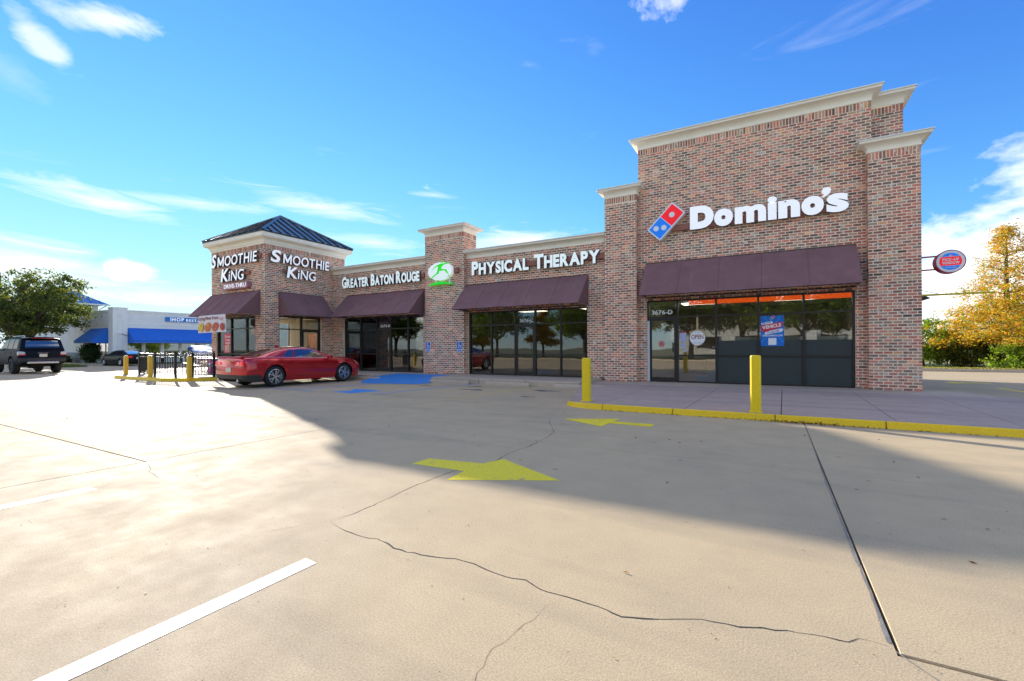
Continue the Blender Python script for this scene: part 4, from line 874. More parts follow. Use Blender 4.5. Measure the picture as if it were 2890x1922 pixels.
# pick-up sign on its bracket
S = sign('pickup_sign', 'round red, white and blue pick-up sign on a red bracket at the far corner', (3.2, 17.2, 3.3)); y = 17.2
M_MAG = pm('sign_magenta_red', (.45, .01, .05), .4)
MB().yprism(ellipse(4.31, 3.646, .325, .325, 40), y-.13, y+.13).build('drum', M_MAG, S); MB().yprism(ellipse(4.31, 3.646, .30, .30, 40), y-.136, y-.131).build('white_ring', M_WHITEF, S)
ci = lambda z: math.sqrt(max(0, .235**2-(z-3.646)**2))
def seg(z0, z1, n=10): zs = np.linspace(z0, z1, n); return [(4.31+ci(z), z) for z in zs]+[(4.31-ci(z), z) for z in zs[::-1]]
MB().yprism(seg(3.785, 3.880), y-.141, y-.137).build('blue_band', M_BLUE, S); MB().yprism(seg(3.535, 3.775), y-.141, y-.137).build('red_band', M_RED, S); MB().yprism(seg(3.412, 3.525), y-.141, y-.137).build('blue_band', M_BLUE, S)
letters('PICK-UP', S, (4.135, y-.141, 3.662), XU, ZU, .35, .072, .004, M_WHITEF, M_WHITEF, gap=.08, off=.04); letters('WINDOW', S, (4.125, y-.141, 3.570), XU, ZU, .37, .072, .004, M_WHITEF, M_WHITEF, gap=.08, off=.04)
letters('STRAIGHT AHEAD', S, (4.20, y-.141, 3.466), XU, ZU, .22, .026, .003, M_WHITEF, M_WHITEF, gap=.1, off=.01)
MB().yprism(rot2(rrect(4.275, 4.345, 3.79, 3.825, .006), (4.31, 3.807), R(46)), y-.146, y-.142).build('tile_mark', M_WHITEF, S); MB().yprism(rot2(rrect(4.312, 4.342, 3.793, 3.822, .004), (4.31, 3.807), R(46)), y-.149, y-.147).build('tile_mark', M_RED, S)
for z in (3.83, 3.46): MB().tube([(3.2, y, z), (4.05, y, z)], .022).build('bracket', M_MAG, S)
# clearance bar and pick-up window canopy at the side
S = thing('clearance_bar', 'thin yellow clearance bar reaching out over the drive lane', 'bar', (3.2, 17.5, 2.7))
MB().tube([(3.2, 17.5, 2.77), (5.32, 17.5, 2.77)], .028).build('bar', pm('yellow_enamel', (.74, .60, .02), .4), S); MB().tube([(3.2, 17.5, 3.1), (4.2, 17.5, 2.78)], .008).build('stay', M_ALU, S); box('wall_plate', M_ALU, S, 3.2, 3.23, 17.4, 17.6, 2.65, 3.2)
S = thing('pickup_canopy', 'small dark metal canopy over the pick-up window at the side wall', 'canopy', (3.2, 20.5, 2.7))
mk('canopy_top', [(3.2, 19.0, 3.45), (3.2, 22, 3.45), (4.34, 22, 2.80), (4.34, 19.0, 2.80)], [(0, 1, 2, 3)], M_EDGE, S)
mk('canopy_side', [(3.2, 19.0, 3.45), (4.34, 19.0, 2.80), (3.2, 19.0, 2.45)], [(0, 1, 2)], M_EDGE, S); mk('canopy_side', [(3.2, 22.0, 3.45), (4.34, 22.0, 2.80), (3.2, 22.0, 2.45)], [(2, 1, 0)], M_EDGE, S)
mk('canopy_soffit', [(3.2, 19.0, 2.45), (4.34, 19.0, 2.80), (4.34, 22, 2.80), (3.2, 22, 2.45)], [(0, 1, 2, 3)], M_EDGE, S)

# ------------------------------------------------------------------ in and on the near shop's windows
M_ORANGE = pm('orange_red_valance', (.75, .075, .008), .5, emit=.28)
box('valance', M_ORANGE, thing('lit_valance', 'glowing orange red strip along the top inside the near shop', 'valance', (0, D+.3, 2.7)), -2.44, 1.98, D+.30, D+.34, 2.70, 2.865)
S = thing('window_poster', 'blue recruiting poster in the near shop window', 'poster', (0, D+.09, 1.31)); yy = D+.092
box('sheet', pm('poster_blue', (.004, .16, .62), .5), S, -.322, .300, yy, yy+.004, 1.31, 2.235)
M_PR = pm('poster_red', (.68, .03, .06), .5); M_PB = pm('poster_blue_ray', (.01, .24, .75), .5)
for a in (15, 40, 65, 115, 140, 165, 205, 230, 310, 335):
    q0, q1 = R(a-4), R(a+4); c0 = (-.01, 1.78); ln = .30/max(abs(math.cos(R(a))), abs(math.sin(R(a)))*.66)
    mk('ray', [(c0[0]+.12*math.cos(q0), yy-.001, c0[1]+.12*math.sin(q0)), (c0[0]+ln*math.cos(q0), yy-.001, c0[1]+ln*math.sin(q0)), (c0[0]+ln*math.cos(q1), yy-.001, c0[1]+ln*math.sin(q1)), (c0[0]+.12*math.cos(q1), yy-.001, c0[1]+.12*math.sin(q1))], [(0, 1, 2, 3)], M_PB, S)
tz = lambda x: .17*x
MB().yprism([(-.30, 1.96), (-.30, 2.02), (-.02, 2.07), (.02, 2.03), (-.02, 1.99)][::-1], yy-.005, yy-.002).build('slogan_band', M_WHITEF, S); MB().yprism([(-.29, 1.78), (-.31, 1.86), (-.30, 1.94), (.27, 2.05), (.27, 1.90), (-.20, 1.73)][::-1], yy-.006, yy-.002).build('slogan_band', M_PR, S); MB().yprism([(-.20, 1.66), (-.20, 1.75), (.22, 1.84), (.29, 1.82), (.24, 1.74)][::-1], yy-.005, yy-.002).build('slogan_band', M_WHITEF, S)
u_ = Vector((1, 0, .18)).normalized(); v_ = Vector((-.1, 0, 1)).normalized()
letters('USE OUR', S, (-.28, yy-.005, 1.975), u_, v_, .25, .04, .003, M_SBLUE, M_SBLUE, gap=.08, off=.02, nrm=(0, -1, 0)); letters('VEHICLE', S, (-.27, yy-.006, 1.815), u_, v_, .51, .105, .003, M_WHITEF, M_WHITEF, gap=.06, off=.04, nrm=(0, -1, 0)); letters('TO DELIVER', S, (-.15, yy-.005, 1.69), u_, v_, .34, .05, .003, M_SBLUE, M_SBLUE, gap=.08, off=.02, nrm=(0, -1, 0))
letters('JOBS.DOMINOS.COM', S, (-.27, yy-.001, 1.605), XU, ZU, .53, .052, .003, M_WHITEF, M_WHITEF, gap=.06, off=.03)
box('blank_square', M_WHITEF, S, -.115, .10, yy-.004, yy-.001, 1.345, 1.555)
MB().yprism(rot2(rrect(-.085, .065, 2.135, 2.205, .01), (-.01, 2.17), R(46)), yy-.005, yy-.002).build('tile_mark', M_WHITEF, S); MB().yprism(rot2(rrect(-.003, .056, 2.142, 2.198, .006), (-.01, 2.17), R(46)), yy-.008, yy-.006).build('tile_mark', M_PR, S); MB().yprism(rot2(rrect(-.077, -.017, 2.142, 2.198, .006), (-.01, 2.17), R(46)), yy-.008, yy-.006).build('tile_mark', M_SBLUE, S)
S = thing('open_sign', 'round white open sign on a wooden pizza peel in the near shop window', 'sign', (-2.14, D+.08, 1.3)); yy = D+.082
M_PEEL = pm('peel_wood', (.48, .36, .19), .6, var=.15, vscale=9)
MB().yprism([(-2.36, 1.50), (-2.29, 1.38), (-2.14, 1.31), (-1.99, 1.38), (-1.91, 1.50), (-1.895, 1.80), (-2.10, 1.86), (-2.112, 1.90), (-2.112, 2.34), (-2.168, 2.34), (-2.168, 1.90), (-2.18, 1.86), (-2.385, 1.80)], yy, yy+.02).build('peel', M_PEEL, S)
MB().yprism(ellipse(-2.14, 1.585, .235, .235, 40), yy-.012, yy-.002).build('disc', M_WHITEF, S)
letters('OPEN', S, (-2.325, yy-.012, 1.555), XU, ZU, .37, .14, .004, pm('open_brown_red', (.28, .03, .02), .5), M_PEEL, gap=.07, off=.012)
for z, s in ((1.775, 'WE ARE'), (1.43, 'STORE HOURS')): letters(s, S, (-2.14-.013*len(s), yy-.012, z-.02), XU, ZU, .026*len(s), .022, .003, M_BLACK, M_BLACK, gap=.1)
S = thing('no_smoking_decal', 'round pink no-smoking decal on the near shop door', 'decal', (-3.3, D+.09, 1.3)); MB().yprism(ellipse(-3.28, 1.40, .10, .10, 28), D+.090, D+.094).build('disc', pm('decal_pink', (.62, .30, .27), .6), S)
ring = ellipse(-3.28, 1.40, .10, .10, 28); rin = ellipse(-3.28, 1.40, .082, .082, 28); mk('ring', [(x, D+.088, z) for x, z in ring+rin], [(i, (i+1) % 28, 28+(i+1) % 28, 28+i) for i in range(28)], M_PR, S)
MB().yprism(rot2(rrect(-3.375, -3.185, 1.391, 1.409, .003), (-3.28, 1.40), R(-45)), D+.084, D+.087).build('bar', M_PR, S); MB().yprism(rot2(rrect(-3.33, -3.23, 1.39, 1.412, .004), (-3.28, 1.40), R(35)), D+.080, D+.083).build('cigarette', M_BLACK, S)
S = thing('door_notices', 'column of pale blue notices taped beside the near shop door', 'notice', (-2.58, D+.1, 1.1)); M_PALE = pm('notice_paper', (.42, .47, .72), .7, var=.2, vscale=30)
for a in ((-2.68, -2.49, 1.47, 1.76), (-2.66, -2.51, 1.345, 1.415), (-2.66, -2.51, 1.255, 1.325), (-2.56, -2.49, 1.12, 1.20)): box('paper', M_PALE, S, a[0], a[1], D+.104, D+.108, a[2], a[3])
box('paper', M_PR, S, -2.69, -2.48, D+.104, D+.108, 1.762, 1.785)
box('door_guide', pm('pale_door_guide', (.62, .64, .66), .4), thing('door_guide', 'pale vertical strip along the left edge of the near shop door', 'strip', (-3.71, D, B0)), -3.735, -3.66, D+.01, D+.05, B0+.01, 2.19)
S = thing('security_camera', 'white dome camera at the top inside the near shop window', 'camera', (-1.36, D+.2, 2.6)); MB().lathe([(-.12, .001), (-.10, .035), (-.06, .06), (-.02, .068), (.0, .068), (.03, .07), (.03, .001)], 18, 'z', (-1.36, D+.24, 2.68)).build('dome', M_WHITEF, S, smooth=True); MB().lathe([(-.012, .001), (-.012, .02), (.0, .022)], 12, 'y', (-1.345, D+.175, 2.625)).build('lens', M_BLACK, S)
M_TEAL = pm('pale_teal_counter', (.22, .42, .50), .5, var=.05, vscale=3)
S = thing('service_counter', 'pale teal stepped counter behind the near shop glass', 'counter', (-1.5, 18, B0))
box('step', M_TEAL, S, -2.35, -1.95, 16.9, 17.5, B0, B0+.17); box('base', M_TEAL, S, -1.95, 1.9, 16.9, 17.5, B0, B0+.36); box('counter_front', M_TEAL, S, -1.75, 1.9, 17.05, 17.45, B0+.361, 1.25); box('counter_top', M_WHITEF, S, -1.8, 1.95, 17.0, 17.5, 1.251, 1.31); box('worktop', pm('steel_white', (.62, .63, .6), .4), S, -1.2, 2.0, 16.35, 16.75, 1.40, 1.60)
box('crate', M_WHITEF, S, .85, 1.25, 16.4, 16.7, 1.601, 1.78)
MB().tube([(-2.0, 16.85, B0+.36), (-2.0, 16.85, 1.0), (-1.6, 16.85, 1.2), (-.9, 16.85, 1.2)], .025).build('handrail', M_CHROME, S)
# ------------------------------------------------------------------ in and on the tower shop
S = thing('food_banner', 'white banner with four food pictures hanging under the tower front awning', 'banner', (-22.3, 11.08, 2.0)); yb = 11.03
k = 11.03/11.3; bx = lambda x: x*k; bz = lambda z: 1.282+(z-1.282)*k
V = []; nx, nz = 12, 6
for i in range(nx+1):
    for j in range(nz+1): s, t = i/nx, j/nz; V.append((-23.445*k+2.27*k*s+.07*k*s*(1-t), yb+.02*math.sin(7*s+2*t), bz(2.03+.02*s+.80*t)))
mk('cloth', V, [(i*(nz+1)+j, (i+1)*(nz+1)+j, (i+1)*(nz+1)+j+1, i*(nz+1)+j+1) for i in range(nx) for j in range(nz)], pm('banner_vinyl', (.80, .74, .73), .6), S, smooth=True)
M_BRN = pm('banner_brown', (.25, .06, .05), .6)
letters('Eating New from', S, (-23.40*k, yb-.035, bz(2.615)), Vector((1, 0, .015)).normalized(), ZU, 1.72*k, .145, .004, M_BRN, M_BRN, gap=.06, off=.01, nrm=(0, -1, 0))
letters('SMOOTHIE', S, (-21.58*k, yb-.035, bz(2.64)), XU, ZU, .33, .045, .003, M_PR, M_PR, gap=.08); letters('KING', S, (-21.50*k, yb-.035, bz(2.575)), XU, ZU, .18, .045, .003, M_PR, M_PR, gap=.08)
FC = [((.78, .52, .03), (.85, .65, .12)), ((.65, .16, .03), (.85, .50, .05)), ((.60, .10, .035), (.70, .25, .10)), ((.55, .06, .03), (.35, .12, .04))]
for i, (x, rx, rz_) in enumerate(((-23.16, .235, .185), (-22.52, .30, .19), (-21.92, .275, .19), (-21.36, .17, .17))):
    m1 = pm('food_print_%s' % 'abcd'[i], FC[i][0], .6, var=.45, vscale=9); m2 = pm('food_print_light_%s' % 'abcd'[i], FC[i][1], .6, var=.4, vscale=14)
    f1 = MB().yprism(rot2(ellipse(x*k, bz(2.29), rx*.95, rz_, 22), (x*k, bz(2.29)), .35), yb-.034, yb-.030).build('food_print', m1, S)
    for d in range(4): q = random.random()*6; MB().yprism(ellipse(x*k+rx*.5*math.cos(q+d*1.6), bz(2.29)+rz_*.5*math.sin(q+d*1.6), rx*.26, rz_*.24, 12), yb-.039-.001*d, yb-.0345-.001*d).build('food_detail', m2 if d % 2 else m1, S)
S = thing('window_poster', 'tall pink promotion poster in the tower front window', 'poster', (-22.72, T+.1, 1.1)); yy = T+.104
box('sheet', pm('poster_pink', (.72, .035, .10), .5), S, -23.05, -22.40, yy, yy+.004, 1.10, 2.02)
letters('Choose', S, (-22.97, yy-.001, 1.83), XU, ZU, .49, .11, .003, M_WHITEF, M_WHITEF, off=.02); letters('Today', S, (-22.95, yy-.001, 1.67), XU, ZU, .45, .11, .003, M_WHITEF, M_WHITEF, off=.02)
for z in (1.58, 1.53): box('text_line', M_WHITEF, S, -22.92, -22.52, yy-.003, yy-.001, z, z+.025)
for x, h, c_ in ((-22.86, .34, (.80, .62, .55)), (-22.67, .38, (.78, .55, .25)), (-22.50, .31, (.55, .25, .35))): MB().yprism([(x-.055, 1.12), (x+.055, 1.12), (x+.085, 1.12+h), (x-.085, 1.12+h)], yy-.006, yy-.002).build('drink_print', pm('drink_%d' % int(h*100), c_, .6, var=.35, vscale=16), S)
for x0, x1, y0, y1, z1, c_, nm, lb in ((-22.25, -21.25, 15.0, 15.5, 1.25, (.30, .07, .05), 'menu_cabinet', 'dark red cabinet inside the tower shop'), (-21.0, -20.2, 16.5, 18.0, 1.05, (.6, .5, .36), 'order_counter', 'tan order counter inside the tower shop')):
    o = thing(nm, lb, 'cabinet', ((x0+x1)/2, (y0+y1)/2, B1)); MB().cbox(x0, x1, y0, y1, B1, z1, .02).build('body', pm(nm+'_paint', c_, .5, var=.2, vscale=6), o); MB().cbox(x0-.03, x1+.03, y0-.03, y1+.03, z1+.001, z1+.05, .01).build('top', M_PEEL, o)
for x0, x1, z0, z1, c_ in ((-22.2, -21.3, 1.3, 2.1, (.42, .16, .06)),):
    o = thing('wall_picture', 'orange brown picture panel on the tower shop wall', 'picture', ((x0+x1)/2, 16.4, z0)); box('panel', pm('picture_print', c_, .6, var=.5, vscale=7), o, x0, x1, 16.2, 16.24, z0, z1); box('frame', M_FRAME, o, x0-.03, x1+.03, 16.241, 16.26, z0-.03, z1+.03)
S = thing('newspaper_stand', 'pink leaflet box with peaked top standing beside the tower window', 'box', (-23.3, 11.85, .128))
MB().cbox(-23.48, -23.12, 11.72, 11.98, .16, .80, .01).build('body', pm('stand_pink', (.52, .12, .30), .5), S); mk('peak', [(-23.5, 11.70, .80), (-23.1, 11.70, .80), (-23.1, 12.0, .80), (-23.5, 12.0, .80), (-23.3, 11.70, .92), (-23.3, 12.0, .92)], [(0, 1, 4), (3, 5, 2), (1, 2, 5, 4), (3, 0, 4, 5)], pm('stand_pink_top', (.62, .25, .42), .5), S)
for x in (-23.45, -23.15): box('foot', M_BLACK, S, x-.02, x+.02, 11.75, 11.95, .128, .162)
box('label', M_WHITEF, S, -23.36, -23.24, 11.712, 11.719, .40, .62)
# ------------------------------------------------------------------ bollards, wheel stops, fence, tables
M_BOL = worn('yellow_bollard_paint', (.97, .68, .006), (.20, .15, .07), .70, .42, 7.0)
M_BOL2 = worn('weathered_yellow_bollard', (.84, .52, .05), (.22, .16, .10), .66, .6, 8.0)
def bollard(label, x, y, z, w, h, mat, cap=False):
    S = thing('bollard', label, 'bollard', (x, y, z), group='yellow bollards')
    pr = [(0, w*.5), (h-.03, w*.5), (h-.008, w*.47), (h, w*.40)]; m = MB(); V = []; n = 20
    for a, r in pr:
        for k in range(n):
            q = 2*math.pi*k/n; c_, s_ = math.cos(q), math.sin(q); f = 1/max(abs(c_)**6+abs(s_)**6, 1e-6)**(1/6)
            V.append((x+r*c_*f, y+r*s_*f, z+a))
    Fc = [(i*n+k, i*n+(k+1) % n, (i+1)*n+(k+1) % n, (i+1)*n+k) for i in range(3) for k in range(n)]+[tuple(range(3*n, 4*n))]
    mk('post', V, Fc, mat, S)
    MB().cbox(x-w*.62, x+w*.62, y-w*.62, y+w*.62, z, z+.014, .004).build('base_flange', mat, S)
    if cap: MB().cbox(x-w*.44, x+w*.44, y-w*.44, y+w*.44, z+h+.001, z+h+.03, .01).build('cap', M_BLACK, S)
bollard('yellow bollard at the left end of the yellow kerb by the near shop', -3.55, 9.50, .112, .17, .945, M_BOL)
bollard('yellow bollard on the kerb in front of the near shop poster', -.27, 9.32, .112, .175, 1.02, M_BOL)
bollard('leftmost faded yellow bollard outside the patio fence', -25.7, 9.36, .13, .155, .84, M_BOL2, True)
bollard('faded yellow bollard left of the fence middle, second from the left', -22.41, 8.98, .13, .155, .86, M_BOL2, True)
bollard('faded yellow bollard nearest the red car in front of the fence', -20.05, 9.34, .13, .155, .86, M_BOL2, True)
def wheelstop(label, x0, x1, y):
    S = thing('wheel_stop', label, 'wheel stop', ((x0+x1)/2, y, 0), group='concrete wheel stops')
    pr = [(-.08, 0), (-.072, .07), (-.045, .13), (.045, .13), (.072, .07), (.08, 0)]; V = []
    for x, s in ((x0, .75), (x0+.05, 1), (x1-.05, 1), (x1, .75)): V += [(x, y+a*s, b*(s if b > .1 else 1)+.002) for a, b in pr]
    Fc = [(i*6+k, i*6+k+1, (i+1)*6+k+1, (i+1)*6+k) for i in range(3) for k in range(5)]+[tuple(range(6)), tuple(range(23, 17, -1))]
    mk('block', V, Fc, CONC3, S)
    for x in (x0+.3, x1-.3): MB().lathe([(.125, .001), (.133, .001), (.133, .014), (.125, .016)], 10, 'z', (x, y, .003)).build('pin', M_DARKJ, S)
wheelstop('concrete wheel stop right of the blue ramp', -11.12, -9.35, 13.30); wheelstop('concrete wheel stop in front of the middle door', -8.69, -6.95, 13.32); wheelstop('concrete wheel stop behind the near yellow bollard', -6.09, -4.4, 13.34); wheelstop('concrete wheel stop at the nose of the red car', -15.6, -13.75, 13.32)
# iron fence round the patio
FN = thing('patio_fence', 'black iron picket fence round the tower patio', 'fence', (-22.5, 9.5, .13))
PATH = [(-24.82, 9.53), (-22.65, 9.24), (-21.06, 9.31), (-20.52, 9.68), (-19.85, 10.16)]
SIDE = [(-24.82, 9.53), (-26.9, 10.55), (-28.9, 11.55), (-28.9, 13.6), (-28.9, 15.7), (-26.4, 15.7), (-24.1, 15.7)]
pk = MB().box(-.009, .009, -.009, .009, .09, .93).build('picket', M_BLACK, FN, world=False); ps = MB().box(-.034, .034, -.034, .034, 0, 1.0).box(-.055, .055, -.055, .055, 0, .014).build('post', M_BLACK, FN, world=False); ball = MB().lathe([(0, .001), (.012, .03), (.035, .042), (.058, .03), (.07, .001)], 10, 'z').build('finial', M_BLACK, ps, smooth=True, world=False); ball.location = (0, 0, 1.0)
first = True; fo = np.array(FN.location)
for path in (PATH, SIDE):
    for i in range(len(path)-1):
        a, b = np.array(path[i]), np.array(path[i+1]); L = np.linalg.norm(b-a); ang = math.atan2(b[1]-a[1], b[0]-a[0]); n = int(L/.115)
        for zz in (.96, .82, .10): mk('rail', *(lambda q: (np.array(q.V)@np.array([[math.cos(ang), math.sin(ang), 0], [-math.sin(ang), math.cos(ang), 0], [0, 0, 1]])+np.array((a[0], a[1], .13)), q.F))(MB().box(.034, L-.034, -.014, .014, zz-.014, zz+.014)), M_BLACK, FN)
        for k in range(1, n):
            p = a+(b-a)*k/n; o = pk if first else pk.copy(); 
            if not first: C.objects.link(o)
            o.parent = FN; o.location = (p[0]-fo[0], p[1]-fo[1], 0); o.rotation_euler = (0, 0, ang); first = False
allp = PATH+SIDE[1:]
for i, p in enumerate(allp):
    if i == 0: ps.location = (p[0]-fo[0], p[1]-fo[1], 0); continue
    o = ps.copy(); C.objects.link(o); o.parent = FN; o.location = (p[0]-fo[0], p[1]-fo[1], 0); f = ball.copy(); C.objects.link(f); f.parent = o
M_TAB = pm('tan_table_top', (.52, .40, .28), .45, var=.1, vscale=6); M_TLEG = pm('pale_table_leg', (.55, .57, .60), .35, .4)
def table(label, x, y, rz):
    S = thing('patio_table', label, 'table', (x, y, .128), rz, 'patio tables'); MB().cbox(-.55, .55, -.40, .40, .70, .745, .02).build('table_top', M_TAB, S, world=False)
    for s in (-1, 1):
        MB().cbox(-.55, .55, s*.68-.14, s*.68+.14, .42, .455, .012).build('bench', M_TAB, S, world=False)
        m = MB().tube([(s*.38, -.72, .0), (s*.38, -.55, .40), (s*.38, -.22, .70)], .024, 8); m.tube([(s*.38, .72, 0), (s*.38, .55, .40), (s*.38, .22, .70)], .024, 8); m.tube([(s*.38, -.70, .40), (s*.38, .70, .40)], .02, 8); m.build('leg_frame', M_TLEG, S, world=False)
table('tan patio table nearest the fence corner post', -22.0, 11.2, .3); table('tan patio table behind the middle of the fence', -24.6, 12.2, -.2); table('tan patio table farthest left inside the fence', -26.9, 13.2, .5)
# ------------------------------------------------------------------ vehicles
def pchip(x, y):
    x, y = np.array(x, float), np.array(y, float); h = np.diff(x); d = np.diff(y)/h; m = np.zeros(len(x))
    for i in range(1, len(x)-1):
        if d[i-1]*d[i] > 0: w1, w2 = 2*h[i]+h[i-1], h[i]+2*h[i-1]; m[i] = (w1+w2)/(w1/d[i-1]+w2/d[i])
    m[0], m[-1] = d[0], d[-1]
    def f(t):
        t = np.clip(np.asarray(t, float), x[0], x[-1]); i = np.clip(np.searchsorted(x, t)-1, 0, len(x)-2); s = (t-x[i])/h[i]
        return (1+2*s)*(1-s)**2*y[i]+s*(1-s)**2*h[i]*m[i]+s*s*(3-2*s)*y[i+1]+s*s*(s-1)*h[i]*m[i+1]
    return f
def catmull(P, k=4):
    P = np.array(P, float); o = []
    for i in range(len(P)-1):
        p0, p1, p2, p3 = P[max(i-1, 0)], P[i], P[i+1], P[min(i+2, len(P)-1)]
        for t in np.arange(k)/k: o.append(.5*(2*p1+(p2-p0)*t+(2*p0-5*p1+4*p2-p3)*t*t+(3*p1-p0-3*p2+p3)*t**3))
    o.append(P[-1]); return np.array(o)
M_TYRE = pm('tyre_rubber', (.018, .018, .018), .75, var=.2, vscale=30, bump=.2, bscale=90); M_RIM = pm('alloy_rim', (.62, .63, .65), .25, .9); M_WELL = pm('wheel_well', (.008, .008, .008), .95); M_RUBB = pm('black_trim', (.015, .015, .015), .6)
M_CGLASS = glassmat('car_glass', (.16, .18, .19), .22, .01); M_CGLASSD = pm('privacy_glass', (.012, .014, .018), .25, spec=.12)
def carpaint(name, col, metal=.25, rough=.32, coat=1.0, spec=.5):
    return pm(name, col, rough, metal, coat=coat, spec=spec)
class Car:
    def __init__(s, name, label, keys, gh, axles, tr, loc, rz, paint, arch=None, z1=.45, z2=.66, trimz=0.0, group=None, rimmat=None, tw=.23, ri=.62):
        s.S = thing(name, label, 'car' if 'suv' not in name else 'suv', loc, rz, group); s.paint = paint; s.tr = tr
        K = {k: np.array(v, float) for k, v in keys.items()}; y = K['y']; s.f = {k: pchip(y, v) for k, v in K.items() if k != 'y'}
        s.ax = axles; s.ra = arch or tr*1.13; s.z1, s.z2 = z1, z2
        ys = set(np.linspace(y[0], y[-1], 74).round(4)); 
        for a in axles:
            for q in np.linspace(-1, 1, 25): ys.add(round(a+s.ra*math.sin(q*math.pi/2), 4))
        s.ys = np.array(sorted(v for v in ys if y[0] <= v <= y[-1]))
        sec = np.array([s.section(v) for v in s.ys]); n, m, _ = sec.shape; s.sec = sec
        V = []; 
        for sgn in (1, -1):
            for i in range(n):
                for k in range(m): V.append((sgn*sec[i, k, 0], s.ys[i], sec[i, k, 1]))
        A = lambda sd, i, k: sd*n*m+i*m+k
        Fb = []; Ft = []; Fu = []
        for i in range(n-1):
            for k in range(m-1):
                zc = (sec[i, k, 1]+sec[i+1, k, 1]+sec[i, k+1, 1]+sec[i+1, k+1, 1])/4; L = Ft if s.trim(s.ys[i], zc) else Fb
                L.append((A(0, i, k), A(0, i+1, k), A(0, i+1, k+1), A(0, i, k+1))); L.append((A(1, i, k), A(1, i, k+1), A(1, i+1, k+1), A(1, i+1, k)))
        for i, rev in ((0, 0), (n-1, 1)):
            for k in range(m-1):
                zc = (sec[i, k, 1]+sec[i, k+1, 1])/2; L = Ft if s.trim(s.ys[i], zc) else Fb; q = (A(0, i, k), A(0, i, k+1), A(1, i, k+1), A(1, i, k)); L.append(q[::-1] if rev else q)
        s.body = mk('body', V, Fb, paint, s.S, smooth=True, world=False)
        if Ft: mk('lower_trim', V, Ft, s.trimmat(), s.S, smooth=True, world=False)
        wl = float(s.f['w1']((y[0]+y[-1])/2))-.16; zl = float(s.f['zl']((y[0]+y[-1])/2))
        MB().box(-wl, wl, y[0]+.25, y[-1]-.25, zl-.0, zl+.28).build('underbody', M_WELL, s.S, world=False)
        for a in axles: MB().box(-wl-.08, wl+.08, a-s.ra*.97, a+s.ra*.97, zl+.1, tr+s.ra+.03).build('wheel_arch_liner', M_WELL, s.S, world=False)
        # greenhouse
        G = {k: np.array(v, float) for k, v in gh.items()}; s.g = {k: pchip(G['y'], v) for k, v in G.items() if k != 'y'}; gy = np.linspace(G['y'][0], G['y'][-1], 48); s.gy = (G['y'][0], G['y'][-1])
        V = []; nb, nt_ = 5, 9
        for yy in gy:
            wb, zb, wt, zr, zc = [float(s.g[k](yy)) for k in ('wb', 'zb', 'wt', 'zr', 'zc')]; row = []
            for k in range(nb+1): t = k/nb; row.append((wb+(wt-wb)*t+.02*math.sin(math.pi*t), zb+(zr-zb)*t))
            for k in range(1, nt_+1): xx = wt*(1-k/nt_); row.append((xx, zc-(zc-zr)*(xx/wt)**2.4))
            full = row+[(-a, b) for a, b in row[:-1][::-1]]; V += [(a, yy, b) for a, b in full]
        m = len(full); mk('roof', V, [(i*m+k, (i+1)*m+k, (i+1)*m+k+1, i*m+k+1) for i in range(len(gy)-1) for k in range(m-1)], paint, s.S, smooth=True, world=False)
        # wheels
        s.tm = s.rm = None; tw_ = tw
        for a in axles:
            for sgn in (1, -1):
                xw = sgn*(float(s.f['w2'](a))-.005-tw_/2); W_ = bpy.data.objects.new('wheel', None); W_.empty_display_size = .1; C.objects.link(W_); W_.parent = s.S; W_.location = (xw, a, tr+.004); W_.rotation_euler = (0, 0, 0 if sgn > 0 else math.pi)
                if s.tm is None:
                    r = tr; q = ri*r; t = MB().lathe([(-tw_/2+.02, q), (-tw_/2, q+.03), (-tw_/2, r*.86), (-tw_/2+.035, r*.985), (-.02, r), (.02, r), (tw_/2-.035, r*.985), (tw_/2, r*.86), (tw_/2, q+.03), (tw_/2-.02, q), (tw_/2-.05, q-.005)], 40).build('tyre', M_TYRE, W_, smooth=True, world=False); s.tm = t.data
                    m_ = MB().lathe([(tw_/2-.015, q-.0), (tw_/2-.010, q-.012), (tw_/2-.03, q-.022), (tw_/2-.10, q-.03)], 40); x0, x1 = tw_/2-.055, tw_/2-.022
                    for k in range(5):
                        for dq in (-.16, .16):
                            c0 = 2*math.pi*k/5+dq*.55; c1 = 2*math.pi*k/5+dq*1.35; p0 = (.045*math.cos(c0), .045*math.sin(c0)); p1 = ((q-.012)*math.cos(c1), (q-.012)*math.sin(c1)); px, pz = -math.sin(c1)*.018, math.cos(c1)*.018
                            m_.add([(x, p[0]+sx*px, p[1]+sx*pz) for x in (x0, x1) for p, sx in ((p0, -1.1), (p0, 1.1), (p1, 1), (p1, -1))], [(4, 5, 6, 7), (0, 1, 5, 4), (1, 2, 6, 5), (2, 3, 7, 6), (3, 0, 4, 7)])
                    m_.lathe([(x1+.006, .001), (x1+.006, .05), (x0, .06)], 16); rm = m_.build('rim', rimmat or M_RIM, W_, world=False); s.rm = rm.data; rm.data.shade_flat() if hasattr(rm.data, 'shade_flat') else None
                    b = MB().lathe([(tw_/2-.085, .001), (tw_/2-.085, q-.03)], 32).build('brake_disc', pm('brake_disc', (.10, .10, .10), .4, .6), W_, world=False); s.bd = b.data
                else:
                    for nm, d in (('tyre', s.tm), ('rim', s.rm), ('brake_disc', s.bd)): o = bpy.data.objects.new(nm, d); link(o, W_)
    def trim(s, y, z): return False
    def trimmat(s): return M_RUBB
